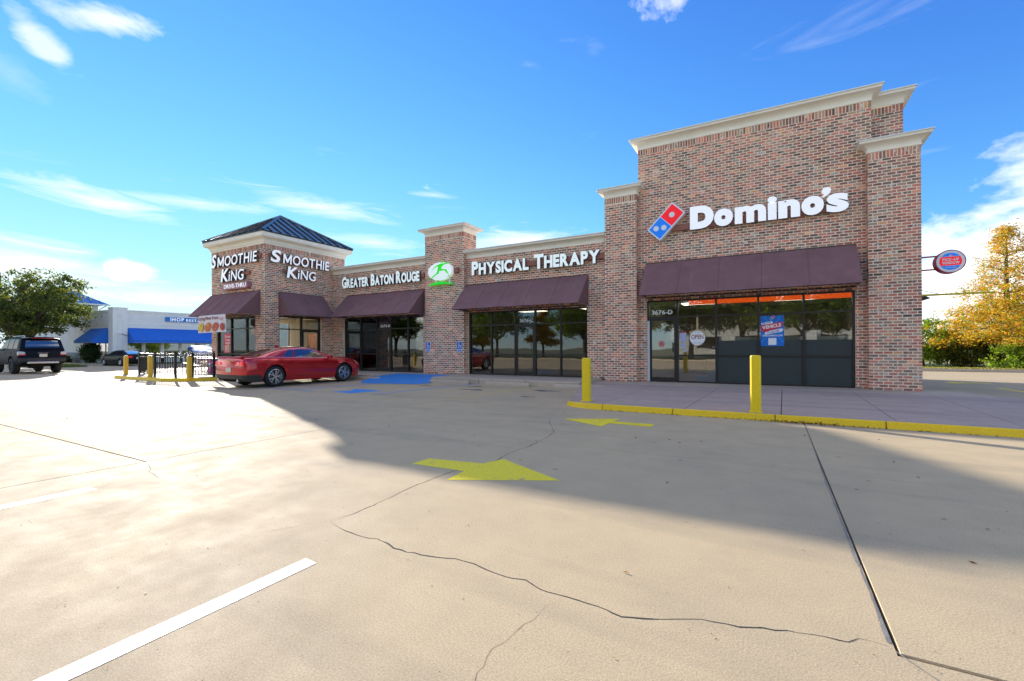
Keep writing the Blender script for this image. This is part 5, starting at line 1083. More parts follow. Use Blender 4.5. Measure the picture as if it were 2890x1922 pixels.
    def section(s, y):
        g = {k: float(f(y)) for k, f in s.f.items()}; zl = g['zl']
        for a in s.ax:
            if abs(y-a) < s.ra: zl = max(zl, s.tr+math.sqrt(max(0, s.ra**2-(y-a)**2)))
        z1, z2 = max(s.z1, zl+.012), max(s.z2, zl+.03)
        ws = g['w1'] if zl > s.z1*.8 else g['wl']
        if zl > g['zl']+.02: ws = g['w1']+(g['w2']-g['w1'])*min(1, max(0, (zl-s.z1)/(s.z2-s.z1)))
        z2 = min(z2, g['zb']-.02); z1 = min(z1, z2-.01)
        P = [(ws, zl), (max(g['w1'], 0), z1), (g['w2'], z2), (g['wb'], g['zb']), (g['wd'], g['zd']), (g['wd']*.5, (g['zd']+2*g['zc'])/3), (0, g['zc'])]
        out = catmull(P, 4); out[:, 0] = np.clip(out[:, 0], 0, None); out[-1, 0] = 0; return out
    def side_x(s, y, z):
        q = s.section(y); zz = q[:, 1]; i = np.argmax(q[:17, 0]); k = np.argsort(q[:17, 1]); return float(np.interp(z, q[:17, 1][k], q[:17, 0][k]))
    def gside(s, y, t, sgn, off=.006):
        wb, zb, wt, zr = [float(s.g[k](y)) for k in ('wb', 'zb', 'wt', 'zr')]; return (sgn*(wb+(wt-wb)*t+.02*math.sin(math.pi*t)+off), y, zb+(zr-zb)*t+off*.4)
    def gtop(s, y, u, off=.006):
        wt, zr, zc = [float(s.g[k](y)) for k in ('wt', 'zr', 'zc')]; return (u*wt, y, zc-(zc-zr)*abs(u)**2.4+off)
    def sidewin(s, yb0, yb1, yt0, yt1, t0, t1, mat, off=.007):
        n, m = 14, 6
        for sgn in (1, -1):
            V = [s.gside((yb0+(yt0-yb0)*j/m)+((yb1+(yt1-yb1)*j/m)-(yb0+(yt0-yb0)*j/m))*i/n, t0+(t1-t0)*j/m, sgn, off) for i in range(n+1) for j in range(m+1)]
            mk('side_window', V, [(i*(m+1)+j, (i+1)*(m+1)+j, (i+1)*(m+1)+j+1, i*(m+1)+j+1) for i in range(n) for j in range(m)], mat, s.S, smooth=True, world=False)
    def topwin(s, name, y0, y1, u0, u1, mat, off=.007):
        n, m = 12, 12; V = [s.gtop(y0+(y1-y0)*i/n, (u0+(u1-u0)*i/n)*(2*j/m-1), off) for i in range(n+1) for j in range(m+1)]
        mk(name, V, [(i*(m+1)+j, (i+1)*(m+1)+j, (i+1)*(m+1)+j+1, i*(m+1)+j+1) for i in range(n) for j in range(m)], mat, s.S, smooth=True, world=False)
    def seam(s, pts, w=.007, mat=None, name='door_seam', sides=(1, -1)):
        for sgn in sides:
            V = []
            L = []
            for i in range(len(pts)-1):
                for t in np.linspace(0, 1, 8)[:(8 if i == len(pts)-2 else 7)]: L.append(np.array(pts[i])*(1-t)+np.array(pts[i+1])*t)
            L = np.array(L); T_ = np.gradient(L, axis=0); T_ /= np.linalg.norm(T_, axis=1)[:, None]+1e-9
            for p, t in zip(L, T_):
                for sd in (1, -1): yy, zz = p[0]-t[1]*w/2*sd, p[1]+t[0]*w/2*sd; V.append((sgn*(s.side_x(yy, zz)+.003), yy, zz))
            mk(name, V, [(2*i, 2*i+1, 2*i+3, 2*i+2) for i in range(len(L)-1)], mat or M_WELL, s.S, world=False)
    def bx(s, name, mat, *a, c=.01): return MB().cbox(*a, c).build(name, mat, s.S, world=False)
    def handles(s, L):
        for y, z in L:
            for sgn in (1, -1): x = sgn*(s.side_x(y, z)+.012); MB().cbox(min(x-.018, x+.018), max(x-.018, x+.018), y-.09, y+.09, z-.014, z+.014, .008).build('door_handle', s.paint, s.S, world=False)
    def mirrors(s, y, z, mat, w=.2):
        for sgn in (1, -1):
            x = sgn*(s.side_x(y, z-.08)+.015); m = MB(); m.cbox(min(x, x+sgn*w), max(x, x+sgn*w), y-.06, y+.08, z-.055, z+.07, .03); m.tube([(x-sgn*.05, y+.05, z-.07), (x+sgn*.06, y+.02, z-.02)], .02, 6); m.build('mirror', mat, s.S, world=False)
    def plate(s, y, z, txt=None, fwd=-1, w=.305, x=0.0):
        o = MB().cbox(x-w/2, x+w/2, y-.006, y+.006, z-.075, z+.075, .004).build('licence_plate', pm('plate_cream', (.68, .63, .50), .5, var=.15, vscale=40), s.S, world=False); return o
# --- red coupe
class Coupe(Car):
    def trim(s, y, z): return z < .46-max(0, (y+.62))*.62 and y < -.15
    def trimmat(s): return pm('charcoal_valance', (.055, .050, .045), .6, var=.1, vscale=8)
RED = carpaint('metallic_crystal_red', (.60, .010, .018), .45, .24)
kc = dict(y=[-1.02, -.99, -.88, -.5, 0, .45, 1.2, 2.0, 2.45, 2.85, 3.3, 3.62, 3.78, 3.84], zl=[.30, .25, .23, .2, .2, .19, .19, .19, .2, .2, .2, .19, .22, .28],
          wl=[.62, .74, .80, .83, .85, .85, .85, .85, .85, .85, .83, .74, .6, .48], w1=[.74, .84, .90, .93, .945, .925, .905, .905, .92, .94, .925, .84, .70, .57], w2=[.75, .86, .915, .955, .965, .94, .915, .91, .92, .935, .915, .83, .70, .57],
          wb=[.66, .80, .87, .905, .905, .885, .86, .855, .855, .85, .81, .70, .57, .45], zb=[.86, .91, .935, .965, .985, .955, .93, .915, .91, .89, .85, .775, .70, .62],
          wd=[.52, .62, .70, .74, .75, .74, .72, .71, .70, .68, .62, .53, .42, .30], zd=[.955, 1.0, 1.005, 1.0, 1.015, 1.0, .98, .97, .965, .96, .915, .83, .745, .65], zc=[.975, 1.025, 1.02, 1.015, 1.02, 1.01, .99, .98, .98, .985, .945, .865, .775, .68])
gc = dict(y=[-.55, -.25, .1, .5, .85, 1.15, 1.45, 1.75, 2.1, 2.52], zc=[1.015, 1.11, 1.22, 1.318, 1.362, 1.376, 1.365, 1.315, 1.175, .985], zr=[1.0, 1.075, 1.17, 1.26, 1.30, 1.31, 1.30, 1.255, 1.12, .96], wt=[.66, .63, .60, .575, .565, .565, .57, .585, .63, .70], wb=[.78, .80, .815, .82, .82, .82, .82, .82, .81, .80], zb=[.955, .965, .965, .95, .94, .93, .925, .92, .915, .91])
rc = Coupe('red_coupe', 'red two-door coupe parked nose-in beside the tower', kc, gc, (0, 2.852), .352, (-15.46, 9.38, 0), 0.0, RED, z1=.44, z2=.66, tw=.245, ri=.70)
rc.sidewin(.78, 2.20, .92, 1.66, .10, .90, M_CGLASS); rc.sidewin(.30, .70, .66, .86, .16, .88, M_CGLASS)
rc.topwin('rear_window', -.42, .52, .90, .86, M_CGLASS); rc.topwin('windshield', 1.72, 2.44, .90, .95, M_CGLASS)
rc.seam([(.62, .93), (.60, .62), (.72, .34), (2.12, .30), (2.20, .60), (2.22, .90)]); rc.seam([(-.98, .55), (-.42, .58)], .006); rc.seam([(-.42, .58), (-.36, .66)], .006)
rc.seam([(.75, .36), (2.2, .385)], .035, pm('bright_red_crease', (.45, .03, .03), .25, .3, coat=1.0), 'rocker_crease')
rc.handles([(.86, .80)]); rc.mirrors(2.12, .97, RED, .19)
for sgn in (1, -1):                                         # tail lamps, lamp trims, exhausts
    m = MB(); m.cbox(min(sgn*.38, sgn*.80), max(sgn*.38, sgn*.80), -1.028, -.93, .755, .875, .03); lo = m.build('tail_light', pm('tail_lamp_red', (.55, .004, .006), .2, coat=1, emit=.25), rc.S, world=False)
    MB().cbox(min(sgn*.51, sgn*.60), max(sgn*.51, sgn*.60), -1.034, -1.0, .79, .83, .008).build('reverse_lens', M_WHITEF, lo, world=False)
    MB().cbox(min(sgn*.36, sgn*.82), max(sgn*.36, sgn*.82), -1.024, -.93, .735, .750, .004).build('lamp_trim', M_CHROME, lo, world=False)
    MB().lathe([(-1.06, .045), (-1.06, .036), (-.9, .036), (-.9, .045), (-1.06, .045)], 18, 'y', (sgn*.56, 0, .27)).build('exhaust_tip', M_CHROME, rc.S, smooth=True, world=False)
    MB().lathe([(.0, .07), (.004, .068), (.004, .061), (0, .06)], 24, 'x', (sgn*rc.side_x(-.28, .83)+(.002 if sgn > 0 else -.006), -.28, .83)).build('fuel_door_ring', pm('dark_red_gap', (.08, .004, .006), .5), rc.S, world=False) if sgn > 0 else None
    m = MB(); m.cbox(min(sgn*.45, sgn*.72), max(sgn*.45, sgn*.72), 3.62, 3.74, .60, .69, .03); m.build('headlight', M_WHITEF, rc.S, world=False)
    MB().cbox(min(sgn*.80, sgn*.90), max(sgn*.80, sgn*.90), 3.30, 3.42, .60, .63, .008).build('side_marker', pm('amber', (.7, .22, .01), .3), rc.S, world=False)
rc.plate(-1.032, .60); rc.bx('decklid_lip', RED, -.72, .72, -1.035, -.90, 1.0, 1.03, c=.012); rc.bx('badge', pm('gold_badge', (.6, .42, .08), .3, .8), -.10, .10, -1.036, -1.02, .875, .915); rc.bx('antenna_fin', RED, -.03, .03, .55, .72, 1.335, 1.40, c=.02)
# --- lifted dark SUV seen from behind
class Suv(Car):
    def trim(s, y, z): return z < .78 and (y < -1.02 or any(abs(y-a) < s.ra+.10 and z < s.tr+s.ra+.10 and math.hypot(y-a, z-s.tr) < s.ra+.10 for a in s.ax))
    def trimmat(s): return pm('black_bumper', (.022, .022, .024), .6)
NAVY = carpaint('midnight_blue_black', (.005, .008, .016), 0, .5, .0, .10)
ks = dict(y=[-1.12, -1.09, -.95, -.5, 0, .6, 1.4, 2.2, 2.8, 3.3, 3.55, 3.66], zl=[.62, .56, .54, .50, .48, .48, .48, .48, .5, .5, .52, .6], wl=[.74, .82, .86, .88, .89, .89, .89, .89, .88, .85, .76, .66], w1=[.80, .88, .92, .94, .95, .94, .935, .94, .945, .92, .82, .70], w2=[.80, .88, .92, .945, .955, .945, .94, .945, .945, .92, .80, .68],
          wb=[.76, .85, .89, .91, .915, .91, .905, .905, .89, .85, .72, .6], zb=[1.20, 1.22, 1.23, 1.235, 1.24, 1.24, 1.24, 1.24, 1.22, 1.18, 1.10, 1.0], wd=[.70, .78, .82, .83, .83, .83, .82, .80, .76, .68, .56, .45], zd=[1.24, 1.27, 1.275, 1.28, 1.28, 1.28, 1.28, 1.28, 1.28, 1.24, 1.16, 1.05], zc=[1.25, 1.28, 1.285, 1.29, 1.29, 1.29, 1.29, 1.29, 1.30, 1.27, 1.19, 1.08])
gs = dict(y=[-1.10, -1.02, -.85, -.6, 0, .8, 1.3, 1.7, 2.1, 2.45], zc=[1.30, 1.52, 1.90, 1.955, 1.975, 1.975, 1.95, 1.87, 1.62, 1.29], zr=[1.27, 1.50, 1.86, 1.91, 1.925, 1.925, 1.90, 1.82, 1.57, 1.25], wt=[.80, .78, .74, .735, .73, .72, .715, .715, .74, .78], wb=[.86, .87, .875, .88, .88, .88, .875, .87, .86, .84], zb=[1.22, 1.225, 1.23, 1.235, 1.24, 1.24, 1.24, 1.24, 1.23, 1.22])
sv = Suv('dark_suv', 'lifted dark blue SUV with oversized tyres in front of the oak', ks, gs, (0, 2.79), .425, (-34.9, 8.72, 0), R(90), NAVY, arch=.53, z1=.72, z2=.95, tw=.29, ri=.52, rimmat=M_RUBB)
sv.sidewin(-.72, -.05, -.66, -.05, .14, .86, M_CGLASSD); sv.sidewin(.05, .82, .05, .82, .14, .88, M_CGLASSD); sv.sidewin(.92, 1.95, .92, 1.60, .14, .88, M_CGLASSD)
sv.topwin('rear_window', -1.062, -.90, .84, .80, M_CGLASS, .014); sv.topwin('windshield', 1.72, 2.38, .9, .93, M_CGLASS)
sv.seam([(-.02, 1.2), (-.02, .95), (.35, .56), (.88, .56), (.88, 1.2)]); sv.seam([(.9, .56), (1.95, .56), (2.02, 1.2)]); sv.handles([(.12, 1.12), (1.02, 1.12)]); sv.mirrors(1.92, 1.34, NAVY, .22)
for sgn in (1, -1):
    m = MB().cbox(min(sgn*.66, sgn*.93), max(sgn*.66, sgn*.93), -1.14, -.86, 1.02, 1.19, .04); o = m.build('tail_light', pm('smoked_clear_lens', (.55, .53, .55), .2, coat=1), sv.S, world=False); MB().cbox(min(sgn*.65, sgn*.92), max(sgn*.65, sgn*.92), -1.147, -.95, .985, 1.05, .02).build('red_lens', pm('red_lens', (.5, .01, .015), .25, coat=1), o, world=False)
    MB().tube([(sgn*.60, -.75, 1.95), (sgn*.60, -.70, 2.01), (sgn*.60, 1.1, 2.01), (sgn*.60, 1.2, 1.95)], .022, 8).build('roof_rail', M_RIM, sv.S, world=False)
    m = MB().cbox(min(sgn*.50, sgn*.80), max(sgn*.50, sgn*.80), 3.50, 3.64, .98, 1.10, .03).build('headlight', M_WHITEF, sv.S, world=False)
sv.bx('rear_bumper', pm('black_bumper', (.022, .022, .024), .6), -.90, .90, -1.20, -1.0, .66, .86, c=.04); sv.bx('skid_plate', M_RIM, -.62, .62, -1.22, -1.05, .56, .66, c=.03); sv.plate(-1.15, .98); sv.bx('badge_bar', M_CHROME, -.20, .20, -1.15, -1.10, 1.09, 1.115, c=.005); sv.bx('spoiler', NAVY, -.68, .68, -1.08, -.80, 1.925, 1.965, c=.02); sv.bx('brake_light_strip', pm('high_brake_light', (.45, .02, .02), .3), -.42, .42, -1.10, -1.07, 1.885, 1.915, c=.005)
MB().lathe([(-.3, .12), (0, .16), (.3, .12)], 14, 'x', (0, 0, .42)).build('axle', M_RUBB, sv.S, smooth=True, world=False); MB().tube([(-.7, 0, .42), (.7, 0, .42)], .06, 10).build('axle', M_RUBB, sv.S, world=False)
# --- black sedan and tan two-tone SUV beyond the patio
BLK = carpaint('black_paint', (.008, .008, .010), 0, .4, .10, .15)
kd = dict(y=[-1.0, -.96, -.8, -.4, 0, .6, 1.4, 2.2, 2.7, 3.2, 3.5, 3.62], zl=[.36, .28, .24, .2, .19, .19, .19, .19, .2, .2, .22, .32], wl=[.62, .72, .78, .80, .82, .82, .82, .82, .82, .78, .66, .52], w1=[.70, .80, .86, .885, .895, .885, .88, .885, .89, .85, .72, .56], w2=[.70, .80, .86, .89, .90, .89, .885, .89, .885, .84, .70, .55], wb=[.64, .75, .82, .85, .855, .85, .845, .84, .82, .76, .62, .48], zb=[.86, .91, .94, .95, .95, .945, .94, .93, .90, .84, .74, .64], wd=[.5, .6, .68, .70, .70, .70, .70, .69, .66, .58, .46, .34], zd=[.95, .99, 1.01, 1.02, 1.01, 1.0, .99, .98, .97, .90, .79, .68], zc=[.97, 1.01, 1.03, 1.04, 1.03, 1.02, 1.0, .99, .99, .93, .82, .71])
gd = dict(y=[-.72, -.4, 0, .45, .9, 1.4, 1.75, 2.1, 2.6], zc=[1.03, 1.16, 1.31, 1.40, 1.42, 1.405, 1.35, 1.22, .98], zr=[1.0, 1.12, 1.26, 1.345, 1.36, 1.345, 1.29, 1.17, .955], wt=[.64, .61, .575, .56, .555, .56, .575, .61, .68], wb=[.76, .78, .79, .80, .80, .80, .80, .79, .77], zb=[.95, .955, .955, .95, .945, .94, .935, .93, .91])
sd = Car('black_sedan', 'black four-door sedan parked left of the patio fence', kd, gd, (0, 2.72), .325, (-43.4, 16.2, 0), R(94), BLK, tw=.21, ri=.66)
sd.sidewin(-.02, .78, .22, .80, .12, .88, M_CGLASSD); sd.sidewin(.88, 2.22, .90, 1.66, .12, .88, M_CGLASSD); sd.topwin('rear_window', -.60, .32, .88, .84, M_CGLASS); sd.topwin('windshield', 1.76, 2.5, .9, .93, M_CGLASS); sd.mirrors(2.1, .98, BLK); sd.handles([(.1, .80), (.98, .80)])
for sgn in (1, -1): MB().cbox(min(sgn*.42, sgn*.80), max(sgn*.42, sgn*.80), -1.02, -.86, .76, .88, .03).build('tail_light', MAT['tail_lamp_red'], sd.S, world=False); MB().cbox(min(sgn*.4, sgn*.68), max(sgn*.4, sgn*.68), 3.44, 3.58, .62, .70, .02).build('headlight', M_WHITEF, sd.S, world=False)
sd.plate(-1.01, .70)
class Two(Car):
    def trim(s, y, z): return z < .80
    def trimmat(s): return pm('tan_lower_paint', (.36, .24, .14), .35, .2, coat=.6)
WHT = carpaint('warm_white_paint', (.62, .60, .57), 0, .3)
kt = {k: [v*(1.0) for v in vs_] for k, vs_ in ks.items()}; kt['zl'] = [v-.14 for v in ks['zl']]
tk = Two('tan_suv', 'white and tan two-tone SUV beyond the patio tables', kt, gs, (0, 2.85), .37, (-37.6, 18.2, 0), R(-108), WHT, arch=.45, z1=.60, z2=.90, tw=.25, ri=.6)
tk.sidewin(-.72, -.05, -.66, -.05, .14, .86, M_CGLASSD); tk.sidewin(.05, .82, .05, .82, .14, .88, M_CGLASSD); tk.sidewin(.92, 1.95, .92, 1.60, .14, .88, M_CGLASS); tk.topwin('rear_window', -1.062, -.90, .84, .80, M_CGLASSD, .014); tk.topwin('windshield', 1.72, 2.38, .9, .93, M_CGLASS); tk.mirrors(1.92, 1.34, M_RUBB, .22); tk.handles([(.12, 1.12), (1.02, 1.12)])
for sgn in (1, -1): MB().cbox(min(sgn*.50, sgn*.80), max(sgn*.50, sgn*.80), 3.50, 3.66, .92, 1.08, .03).build('headlight', M_WHITEF, tk.S, world=False); MB().tube([(sgn*.60, -.75, 1.95), (sgn*.60, -.70, 2.01), (sgn*.60, 1.1, 2.01), (sgn*.60, 1.2, 1.95)], .022, 8).build('roof_rail', M_RUBB, tk.S, world=False)
tk.bx('grille', M_CHROME, -.45, .45, 3.58, 3.70, .82, 1.05, c=.02); tk.bx('front_bumper', M_CHROME, -.85, .85, 3.50, 3.76, .52, .70, c=.05)
sd.S.scale = (.9, .9, .88); tk.S.scale = (.82, .82, .78)
# ------------------------------------------------------------------ the restaurant across the lot
M_STUC = pm('pale_blue_stucco', (.84, .84, .80), .85, var=.06, vscale=2, bump=.1, bscale=90, stain=.1); M_STUCT = pm('pale_trim', (.88, .87, .82), .8, var=.05, vscale=2); M_IBLUE = pm('royal_blue_awning', (.010, .15, .62), .7, var=.08, vscale=2); M_IROOF = pm('blue_metal_roof', (.015, .17, .50), .4, .3, var=.1, vscale=2); M_IBASE = pm('stucco_base', (.30, .31, .31), .85, var=.1, vscale=2)
M_IWIN = glassmat('restaurant_glass', (.08, .08, .08), .22)
RX, RY = -48.35, 16.8
RB = thing('restaurant', 'pale stucco restaurant with royal blue awnings and blue hip roof beyond the patio', 'building', (RX, RY, 0))
m = MB(); m.box(-74, RX, RY, RY+.35, 2.5, 4.5); m.box(RX-.35, RX, RY+.35, 34, 2.45, 4.5); m.box(-74, RX-.35, RY+.36, 34, 4.3, 4.4)
for a, b in ((-74, -53.0), (-49.2, RX)): m.box(a, b, RY, RY+.35, 0, 2.5)
for a, b in ((RY+.35, 17.72), (18.86, 19.02), (20.22, 20.46), (21.77, 21.9), (23.2, 23.47), (24.8, 25.0), (26.4, 34)): m.box(RX-.35, RX, a, b, 0, 2.45)
m.box(RX-.35, RX, 17.72, 26.4, 0, .62); m.box(-53.0, -49.2, RY, RY+.35, 0, .62); m.build('wall', M_STUC, RB)
box('rear_wall', M_STUC, RB, -74, RX-.36, 33.6, 34, 0, 4.3)
for i, (a, b) in enumerate(((17.72, 18.86), (19.02, 20.22), (20.46, 21.77), (21.9, 23.2), (23.47, 24.8), (25.0, 26.4))):
    w_ = MB().box(RX-.20, RX-.14, a, a+.05, .62, 2.45).box(RX-.20, RX-.14, b-.05, b, .62, 2.45).box(RX-.20, RX-.14, a, b, .621, .67).build('window', M_STUCT, RB); box('pane', M_IWIN, w_, RX-.18, RX-.17, a+.05, b-.05, .67, 2.449)
for a, b in ((-53.0, -51.75), (-51.7, -50.5), (-50.45, -49.2)):
    w_ = MB().box(a, a+.05, RY+.14, RY+.2, .62, 2.5).box(b-.05, b, RY+.14, RY+.2, .62, 2.5).build('window', M_STUCT, RB); box('pane', M_IWIN, w_, a+.05, b-.05, RY+.16, RY+.17, .62, 2.5)
sweep('cornice', [(-74, RY), (RX, RY), (RX, 34)], [(0, 0), (.06, .02), (.06, .10), (.10, .14), (.10, .22), (-.2, .24)], 4.46, M_STUCT, parent=RB)
sweep('band', [(-74, RY), (RX, RY), (RX, 34)], [(.0, 0), (.035, .01), (.035, .07), (0, .08)], 3.45, M_STUCT, parent=RB); sweep('base_band', [(-74, RY), (-53.02, RY)], [(0, 0), (.05, .0), (.05, .95), (0, 1.0)], .02, M_IBASE, parent=RB)
def pilr(x0, x1, y0, y1, z1):
    o = MB().box(x0, x1, y0, y1, 0, z1).build('pilaster', M_STUCT, RB); return o
o = pilr(RX-.75, RX+.14, RY-.14, RY+.88, 4.78); MB().box(RX+.141, RX+.16, RY+.18, RY+.22, 1.2, 3.7).box(RX+.141, RX+.16, RY+.50, RY+.54, 1.2, 3.7).box(RX+.141, RX+.16, RY+.22, RY+.50, 3.66, 3.70).box(RX+.141, RX+.16, RY+.2, RY+.52, 3.95, 4.3).build('panel_moulding', M_STUC, o); MB().box(RX-.78, RX+.18, RY-.18, RY+.92, 4.78, 4.86).build('cap', M_STUCT, o)
pilr(-54.7, -53.9, RY-.14, RY-.002, 4.45)
box('tower_wall', M_STUCT, RB, -94, -84.1, 20.8, 27.4, 4.0, 7.5)
RC = [Vector((-95.2, 20, 7.62)), Vector((-81.9, 20, 7.62)), Vector((-81.9, 28, 7.62)), Vector((-95.2, 28, 7.62))]; RA, RZ = Vector((-91, 24, 9.75)), Vector((-84.3, 24, 9.75))
r_ = MB().add(RC+[RA, RZ], [(0, 1, 5, 4), (1, 2, 5), (2, 3, 4, 5), (3, 0, 4), (3, 2, 1, 0)]).build('roof', M_IROOF, RB)
for k in range(1, 8):
    p = RC[1].lerp(RC[2], k/8); f = 1-abs(k/8-.5)*2; q = Vector((-81.9-2.4*f, p.y, 7.62+2.13*f)); MB().tube([p+Vector((.03, 0, .03)), q+Vector((.03, 0, .03))], .05, 5).build('roof_seam', M_IROOF, r_)
for k in range(1, 14):
    p = RC[0].lerp(RC[1], k/14); f = 1.0 if -91 <= p.x <= -84.3 else ((p.x+95.2)/4.2 if p.x < -91 else (-81.9-p.x)/2.4); q = Vector((p.x, 20+4*f, 7.62+2.13*f)); MB().tube([p+Vector((0, 0, .03)), q+Vector((0, 0, .03))], .05, 5).build('roof_seam', M_IROOF, r_)
MB().box(-95.3, -81.8, 19.9, 20.02, 7.46, 7.65).box(-81.92, -81.8, 20.02, 28, 7.46, 7.65).build('gutter', M_STUCT, r_)
MB().tube([(-82.0, 27.6, 7.46), (-83.6, 27.4, 7.0), (-83.95, 27.3, 4.5)], .06, 6).build('downpipe', M_STUCT, r_)
def iawn(label, fr, u0, u1):
    A = thing('awning', label, 'awning', fr((u0+u1)/2, 0, 1.85), group='royal blue restaurant awnings')
    mk('fabric', [fr(u0, 0, 3.14), fr(u1, 0, 3.14), fr(u1, -1.15, 2.06), fr(u0, -1.15, 2.06)], [(0, 1, 2, 3)], M_IBLUE, A); mk('valance', [fr(u0, -1.15, 2.055), fr(u1, -1.15, 2.055), fr(u1, -1.15, 1.83), fr(u0, -1.15, 1.83)], [(0, 1, 2, 3)], M_IBLUE, A)
    for u in (u0, u1): mk('side_panel', [fr(u, 0, 3.14), fr(u, -1.15, 2.06), fr(u, -1.15, 1.83), fr(u, 0, 1.83)], [(0, 1, 2, 3)], M_IBLUE, A)
    MB().tube([fr(u0, -1.14, 1.84), fr(u1, -1.14, 1.84)], .02, 6).build('frame_bar', M_ALU, A)
iawn('short royal blue awning left of the restaurant corner', framer('x', RY), -53.15, -49.15); iawn('long royal blue awning under the restaurant sign', framer('y', RX), 17.72, 27.2)
S = sign('restaurant_sign', 'blue sign box with white letters on the restaurant wall', (RX, 23, 3.8)); box('box', pm('sign_azure', (.01, .20, .58), .4), S, RX+.002, RX+.14, 20.53, 26.6, 3.83, 4.235)
letters('IHOP', S, (RX+.14, 20.90, 3.875), YU, ZU, 1.10, .32, .03, M_LET, M_LET, gap=.32, off=.015); letters('RESTAURANT', S, (RX+.14, 22.20, 3.89), YU, ZU, 2.6, .235, .03, M_LET, M_LET, gap=.30, off=.01)
S = thing('wall_lamp', 'white floodlight with cable on the restaurant corner', 'lamp', (RX, RY, 2.6)); MB().cbox(RX+.16, RX+.36, RY+.15, RY+.42, 2.62, 2.78, .03).build('housing', M_WHITEF, S); MB().tube([(RX+.17, RY+.4, 2.62), (RX+.17, RY+.8, 2.45), (RX+.17, RY+1.1, 2.55)], .02, 6).build('cable', M_BLACK, S)

# ------------------------------------------------------------------ vegetation
def leafmat(name, tl=.5):
    m = bpy.data.materials.new(name); m.use_nodes = True; t = m.node_tree; t.nodes.clear(); at = N(t, 'ShaderNodeAttribute', attribute_name='bc')
    d = N(t, 'ShaderNodeBsdfPrincipled', ins={'Base Color': at.outputs['Color'], 'Roughness': .55}); d.inputs['Specular IOR Level'].default_value = .3
    mx0 = N(t, 'ShaderNodeMix', data_type='RGBA', blend_type='MULTIPLY', ins={0: 1.0, 6: at.outputs['Color'], 7: (1.5, 1.55, .7, 1)})
    tr = N(t, 'ShaderNodeBsdfTranslucent', ins={'Color': mx0.outputs[2]}); mx = N(t, 'ShaderNodeMixShader', ins={0: tl, 1: d.outputs[0], 2: tr.outputs[0]}); N(t, 'ShaderNodeOutputMaterial', ins={0: mx.outputs[0]}); return m
M_LEAF = leafmat('leaf'); M_BARK = pm('bark', (.085, .062, .045), .95, var=.35, vscale=9, bump=.8, bscale=25)
def leaves(cent, size, pal, wts, flat=0.0, aspect=1.7):
    """one small bent leaf (two triangles) at every centre"""
    n = len(cent); a = RNG.normal(size=(n, 3)); a[:, 2] *= (1-flat*.75); a /= np.linalg.norm(a, axis=1)[:, None]; b = np.cross(a, RNG.normal(size=(n, 3))); b /= np.linalg.norm(b, axis=1)[:, None]+1e-9; s = size*(.6+.8*RNG.random((n, 1)))
    nrm = np.cross(a, b); V = np.stack([cent-a*s*aspect*.5, cent+b*s*.38, cent+a*s*aspect*.5+nrm*s*.15, cent-b*s*.38], 1).reshape(-1, 3)
    k = np.arange(n)*4; Fc = np.stack([k, k+1, k+2, k+3], 1).tolist(); ci = RNG.choice(len(pal), n, p=np.array(wts)/sum(wts)); col = np.array(pal)[ci]*(.75+.5*RNG.random((n, 1))); return V, Fc, np.repeat(np.concatenate([col, np.ones((n, 1))], 1), 4, 0)
def clumps(blobs, nc, per, cr, shell=.55, squash=.7):
    """leaf centres: clumps scattered through each blob, denser near its skin"""
    C_ = []
    if len(blobs) > 3:
        ex = []
        for (x, y, z, rx, ry, rz) in blobs:
            for _ in range(3):
                q = RNG.normal(size=3); q /= np.linalg.norm(q); ex.append((x+q[0]*rx*.95, y+q[1]*ry*.95, z+abs(q[2])*rz*.8*(1 if RNG.random() > .35 else -1), rx*.34, ry*.34, rz*.30))
        blobs = blobs+ex if rz > .25 else blobs
    tot = sum(b[3]*b[4]*b[5] for b in blobs)**1.0; tips = []
    for (x, y, z, rx, ry, rz) in blobs:
        n = max(6, int(nc*(rx*ry*rz)/tot)); d = RNG.normal(size=(n, 3)); d /= np.linalg.norm(d, axis=1)[:, None]; r = shell+(1-shell)*RNG.random((n, 1))**.7; q = np.array((x, y, z))+d*r*np.array((rx, ry, rz)); tips.append(q)
        rr = cr*(.6+.8*RNG.random((n, 1))); L = RNG.normal(size=(n, per, 3))*np.array((1, 1, squash))*.5*rr[:, :, None]; C_.append((q[:, None, :]+L).reshape(-1, 3))
    return np.concatenate(C_), tips
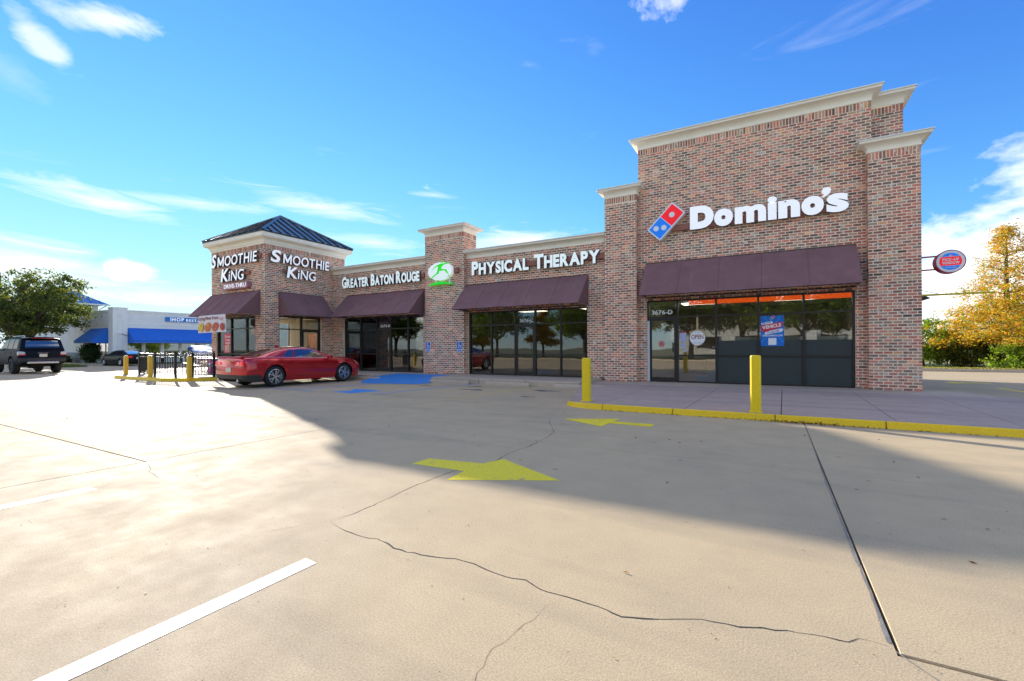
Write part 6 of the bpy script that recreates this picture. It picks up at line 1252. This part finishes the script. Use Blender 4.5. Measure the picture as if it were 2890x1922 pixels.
def make_tree(name, label, loc, blobs, trunk_r, fork, nc, per, cr, size, pal, wts, cat='tree', group=None, flat=0.0, bark=M_BARK, lean=(0, 0), aspect=1.7, branches=7, spire=0.0):
    S = thing(name, label, cat, loc, 0, group); m = MB(); top = Vector((lean[0], lean[1], fork))
    m.tube([(0, 0, -.1), (lean[0]*.3, lean[1]*.3, fork*.4), top]+([Vector((0, 0, spire))] if spire else []), [trunk_r*1.25, trunk_r, trunk_r*.85]+([trunk_r*.1] if spire else []), 10)
    cent, tips = clumps(blobs, nc, per, cr, .35)
    for b, tp in zip(blobs, tips):
        if spire:
            c = Vector(b[:3]); o0 = Vector((0, 0, c.z-.25)); m.tube([o0, o0.lerp(c, .6)+Vector((0, 0, .05)), c], [trunk_r*.22*(1-c.z/spire*.7), trunk_r*.12, trunk_r*.05], 5); continue
        c = Vector(b[:3]); mid = top.lerp(c, .5)+Vector((random.uniform(-.2, .2), random.uniform(-.2, .2), random.uniform(-.1, .3))); m.tube([top-Vector((0, 0, .15)), mid, c], [trunk_r*.6, trunk_r*.36, trunk_r*.16], 7)
        for q in tp[:branches]: q = Vector(q); m.tube([mid.lerp(c, random.uniform(.2, 1)), c.lerp(q, .55)+Vector((0, 0, .1)), q], [trunk_r*.16, trunk_r*.10, trunk_r*.04], 5)
    m.build('trunk', bark, S, smooth=True, world=False); V, Fc, A = leaves(cent, size, pal, wts, flat, aspect); o = mk('crown', V, Fc, M_LEAF, S, world=False, attr=A); return S
OAK = [(.075, .10, .026), (.10, .13, .03), (.055, .075, .024), (.18, .19, .045), (.27, .23, .06)]; OW = [4, 4, 3, 2.5, 1.5]
GRN = [(.17, .27, .024), (.24, .34, .03), (.10, .17, .022), (.36, .38, .04)]; GW = [4, 4, 2, 1.5]
ORG = [(.62, .28, .025), (.70, .40, .035), (.50, .20, .03), (.45, .40, .05), (.22, .28, .04)]; ORW = [4, 4, 2.0, 3.5, 4]
oak = make_tree('oak_tree', 'broad dark oak behind the lifted SUV', (-52.5, 12.4, 0), [(0, 0, 5.2, 3.2, 3.2, 2.4), (2.6, .4, 4.4, 2.3, 2.4, 1.9), (-2.8, -.5, 4.6, 2.6, 2.6, 2.2), (3.0, -1.6, 3.2, 1.9, 1.9, 1.4), (.6, -2.4, 4.2, 2.3, 2.2, 1.8), (-1.2, 2.2, 4.8, 2.3, 2.2, 1.8), (-4.6, .4, 3.8, 2.0, 2.2, 1.7), (1.0, 1.2, 6.2, 2.0, 2.0, 1.4)], .34, 2.0, 480, 46, .50, .13, OAK, OW, lean=(.3, 0))
# trees and shrubs right of the building
cb = []
for k in range(16):
    z = 1.9+k*.385; r = 3.7*(1-(z-1.6)/6.5)**1.0+.12; n = 4 if k < 11 else 3
    for j in range(n): q = k*2.4+j*2*math.pi/n; cb.append((r*.60*math.cos(q), r*.60*math.sin(q), z-.10*r, r*.46, r*.46, .13))
make_tree('cypress_tree', 'orange autumn cypress at the right edge beyond the drive lane', (11.1, 35.0, 0), cb,  .2, 2.0, 760, 44, .40, .055, ORG, ORW, flat=.5, aspect=2.6, spire=7.7)
make_tree('leafy_shrub', 'tall bright green shrub just right of the brick pilaster', (7.9, 36.4, 0), [(0, 0, 1.7, 1.7, 1.6, 1.3), (-1.3, .3, 1.4, 1.4, 1.4, 1.2), (1.3, .2, 1.1, 1.4, 1.3, 1.0)], .1, .5, 260, 48, .38, .095, GRN, GW, 'shrub', 'shrubs on the right verge')
make_tree('leafy_shrub', 'dark green shrub under the orange cypress', (9.9, 35.8, 0), [(0, 0, .9, 1.6, 1.2, .9), (1.4, .1, .9, 1.2, 1.1, .8)], .07, .4, 170, 46, .32, .085, OAK, OW, 'shrub', 'shrubs on the right verge')
make_tree('leafy_shrub', 'low yellow green shrub at the kerb under the cypress', (11.0, 33.2, 0), [(0, 0, .75, 1.4, 1.0, .75), (1.5, 0, .8, 1.3, 1.0, .8), (2.9, -.2, .8, 1.3, 1.0, .8)], .06, .3, 190, 46, .30, .085, GRN, GW, 'shrub', 'shrubs on the right verge')
make_tree('leafy_tree', 'bright green tree behind the shrubs on the right', (4.2, 41, 0), [(0, 0, 2.2, 2.2, 2.0, 1.6), (2.0, .5, 1.6, 1.7, 1.7, 1.3), (-2, 0, 1.8, 2, 1.8, 1.4)], .14, .8, 210, 46, .45, .12, GRN, GW, group='trees behind the lots')
for i, (x, y, s, lb) in enumerate(((16.5, 44, 1.2, 'green tree far right beyond the cypress'), (22, 38, 1.1, 'green tree out past the right verge'))): make_tree('leafy_tree', lb, (x, y, 0), [(0, 0, 3.0*s, 2.6*s, 2.4*s, 1.9*s), (2.2*s, .5, 2.4*s, 2*s, 2*s, 1.6*s), (-2.2*s, .2, 2.4*s, 2*s, 2*s, 1.6*s)], .2, 1.2, 190, 40, .55, .16, GRN, GW, group='trees behind the lots')
# restaurant planting
make_tree('clipped_shrub', 'rounded clipped shrub against the restaurant windows', (-50.6, 15.95, 0), [(0, 0, .95, .95, .6, .85), (.2, 0, 1.25, .7, .5, .5)], .06, .3, 130, 46, .26, .085, [(.05, .085, .03), (.035, .06, .02), (.08, .12, .04)], [3, 3, 1], 'shrub', 'restaurant shrubs')
for x, lb in ((-56.5, 'low dark shrub left of the restaurant pilaster'), (-59.6, 'low dark shrub farther left along the restaurant wall'), (-62.6, 'low dark shrub under the oak along the restaurant wall')): make_tree('low_shrub', lb, (x, 16.0, 0), [(0, 0, .38, .95, .45, .38)], .04, .2, 60, 40, .22, .08, OAK, OW, 'shrub', 'restaurant shrubs')
for i, (x, y, lb) in enumerate(((-70, 42, 'tree behind the restaurant roof'), (-82, 14, 'tree far left beyond the oak'))): make_tree('leafy_tree', lb, (x, y, 0), [(0, 0, 3.2, 2.6, 2.4, 1.9), (2.2, .5, 2.6, 2, 2, 1.6), (-2.2, .2, 2.6, 2, 2, 1.6)], .2, 1.2, 170, 36, .6, .18, OAK, OW, group='trees behind the lots')
# what the shop windows mirror: the verge, trees and a pale hall on the street side behind the camera
bo = [(0, 0, 5.4, 3.0, 2.8, 2.2), (2.4, .4, 4.6, 2.4, 2.2, 1.8), (-2.4, -.4, 4.7, 2.4, 2.2, 1.8), (.4, -1.6, 4.0, 2.0, 2.0, 1.5)]
ref = make_tree('street_oak', 'green street oak on the verge behind the camera, opposite the near shop door', (-7.2, -17, 0), bo, .26, 2.6, 300, 42, .55, .15, GRN[:3]+OAK[:2], [1, 1, 2, 3, 3], group='street trees on the verge')
for x, y, rz, lb in ((-2.6, -19, 1.0, 'opposite the middle of the near shop'), (2.4, -16.5, 2.3, 'opposite the poster'), (7.5, -20, 3.0, 'opposite the brick pilaster'), (-15.5, -18, .5, 'opposite the right end of the middle shop'), (-19.5, -20.5, 1.7, 'opposite the middle door'), (-30, -17, 2.9, 'opposite the pier'), (-41, -20, .2, 'opposite the shop left of the pier'), (-47, -17, 1.2, 'opposite the tower side'), (-55, -20, 2.2, 'farthest left on the verge'), (-11.5, -15.5, 4.0, 'opposite the left pilaster'), (-17.5, -14.6, 5.0, 'opposite the right middle panes')):
    c = tree_copy(ref, None, (x, y, 0), rz); c['label'] = 'green street oak behind the camera, '+lb; s = random.uniform(.85, 1.15); c.scale = (s, s, s)
cy = make_tree('street_cypress', 'rusty cypress on the verge behind the camera, opposite the left middle window', (-25.5, -21, 0), [(r*.5*math.cos(k*2.4), r*.5*math.sin(k*2.4), 2+k*.5, r*.6, r*.6, .3) for k in range(12) for r in [2.4*(1-k/13)]], .16, 2, 240, 40, .45, .12, ORG, ORW, flat=.5, group='street trees on the verge', spire=7.6)
c = tree_copy(cy, None, (-35.5, -22, 0), 1.0); c['label'] = 'rusty cypress on the verge behind the camera, opposite the pier'
H = thing('pale_hall', 'pale flat-roofed hall across the street behind the camera', 'building', (10, -52, 0)); M_HALL = pm('hall_wall', (.52, .49, .42), .85, var=.06, vscale=1); box('wall', M_HALL, H, -14, 34, -60, -50, 0, 7.2); box('parapet', M_STUCT, H, -14.2, 34.2, -60.2, -49.8, 7.2, 7.7)
for k in range(8): w_ = box('window', M_FRAME, H, -11+k*5.6, -7.5+k*5.6, -49.98, -49.9, 1.0, 3.2); box('pane', M_IWIN, w_, -10.9+k*5.6, -7.6+k*5.6, -49.89, -49.88, 1.1, 3.1)
# leaf litter on the lot: too many to count
c_ = []
for _ in range(190): c_.append((random.gauss(.38, .36), 9.02-abs(random.gauss(0, .05)), .012+abs(random.gauss(0, .014))))
for _ in range(230): c_.append((random.uniform(-3, 7), 9.035-abs(random.gauss(0, .02)), .009))
for _ in range(60): c_.append((random.uniform(-9, 4), random.uniform(2.4, 8.5), .005))
for _ in range(60): c_.append((random.uniform(-30, -9), random.uniform(3, 9), .009))
sz = np.full((len(c_), 1), .022)
for _ in range(420): c_.append((random.uniform(-5, 3), random.uniform(.7, 5.0), .003)); sz = np.append(sz, [[random.uniform(.004, .010)]], 0)
V, Fc, A = leaves(np.array(c_), sz, [(.16, .075, .028), (.22, .11, .04), (.10, .05, .025), (.28, .17, .06)], [3, 3, 2, 1], .97); V = V.copy(); V[:, 2] = np.clip(V[:, 2], .003, None)
o = mk('leaf_litter', V, Fc, M_LEAF, None, attr=A); tag(o, 'small brown fallen leaves along the yellow kerb and over the lot', 'leaves', kind='stuff')
# short grass blades over the visible verges
def grass(name, label, box_, n, pal):
    x0, x1, y0, y1 = box_; c = np.stack([RNG.uniform(x0, x1, n), RNG.uniform(y0, y1, n), np.full(n, .12)], 1); V, Fc, A = leaves(c, .10, pal, [1]*len(pal), 0.0, 1.3); o = mk(name, V, Fc, M_LEAF, None, attr=A); tag(o, label, 'grass', kind='stuff')
grass('verge_grass', 'dry yellow grass strip behind the lane on the right', (5.6, 20, 31.7, 33.2), 9000, [(.30, .27, .09), (.36, .32, .12), (.22, .23, .06)]); grass('verge_grass', 'green grass strip in front of the restaurant', (-58, -44.5, 12.3, 13.5), 7000, [(.14, .20, .03), (.20, .24, .04), (.10, .16, .03)])
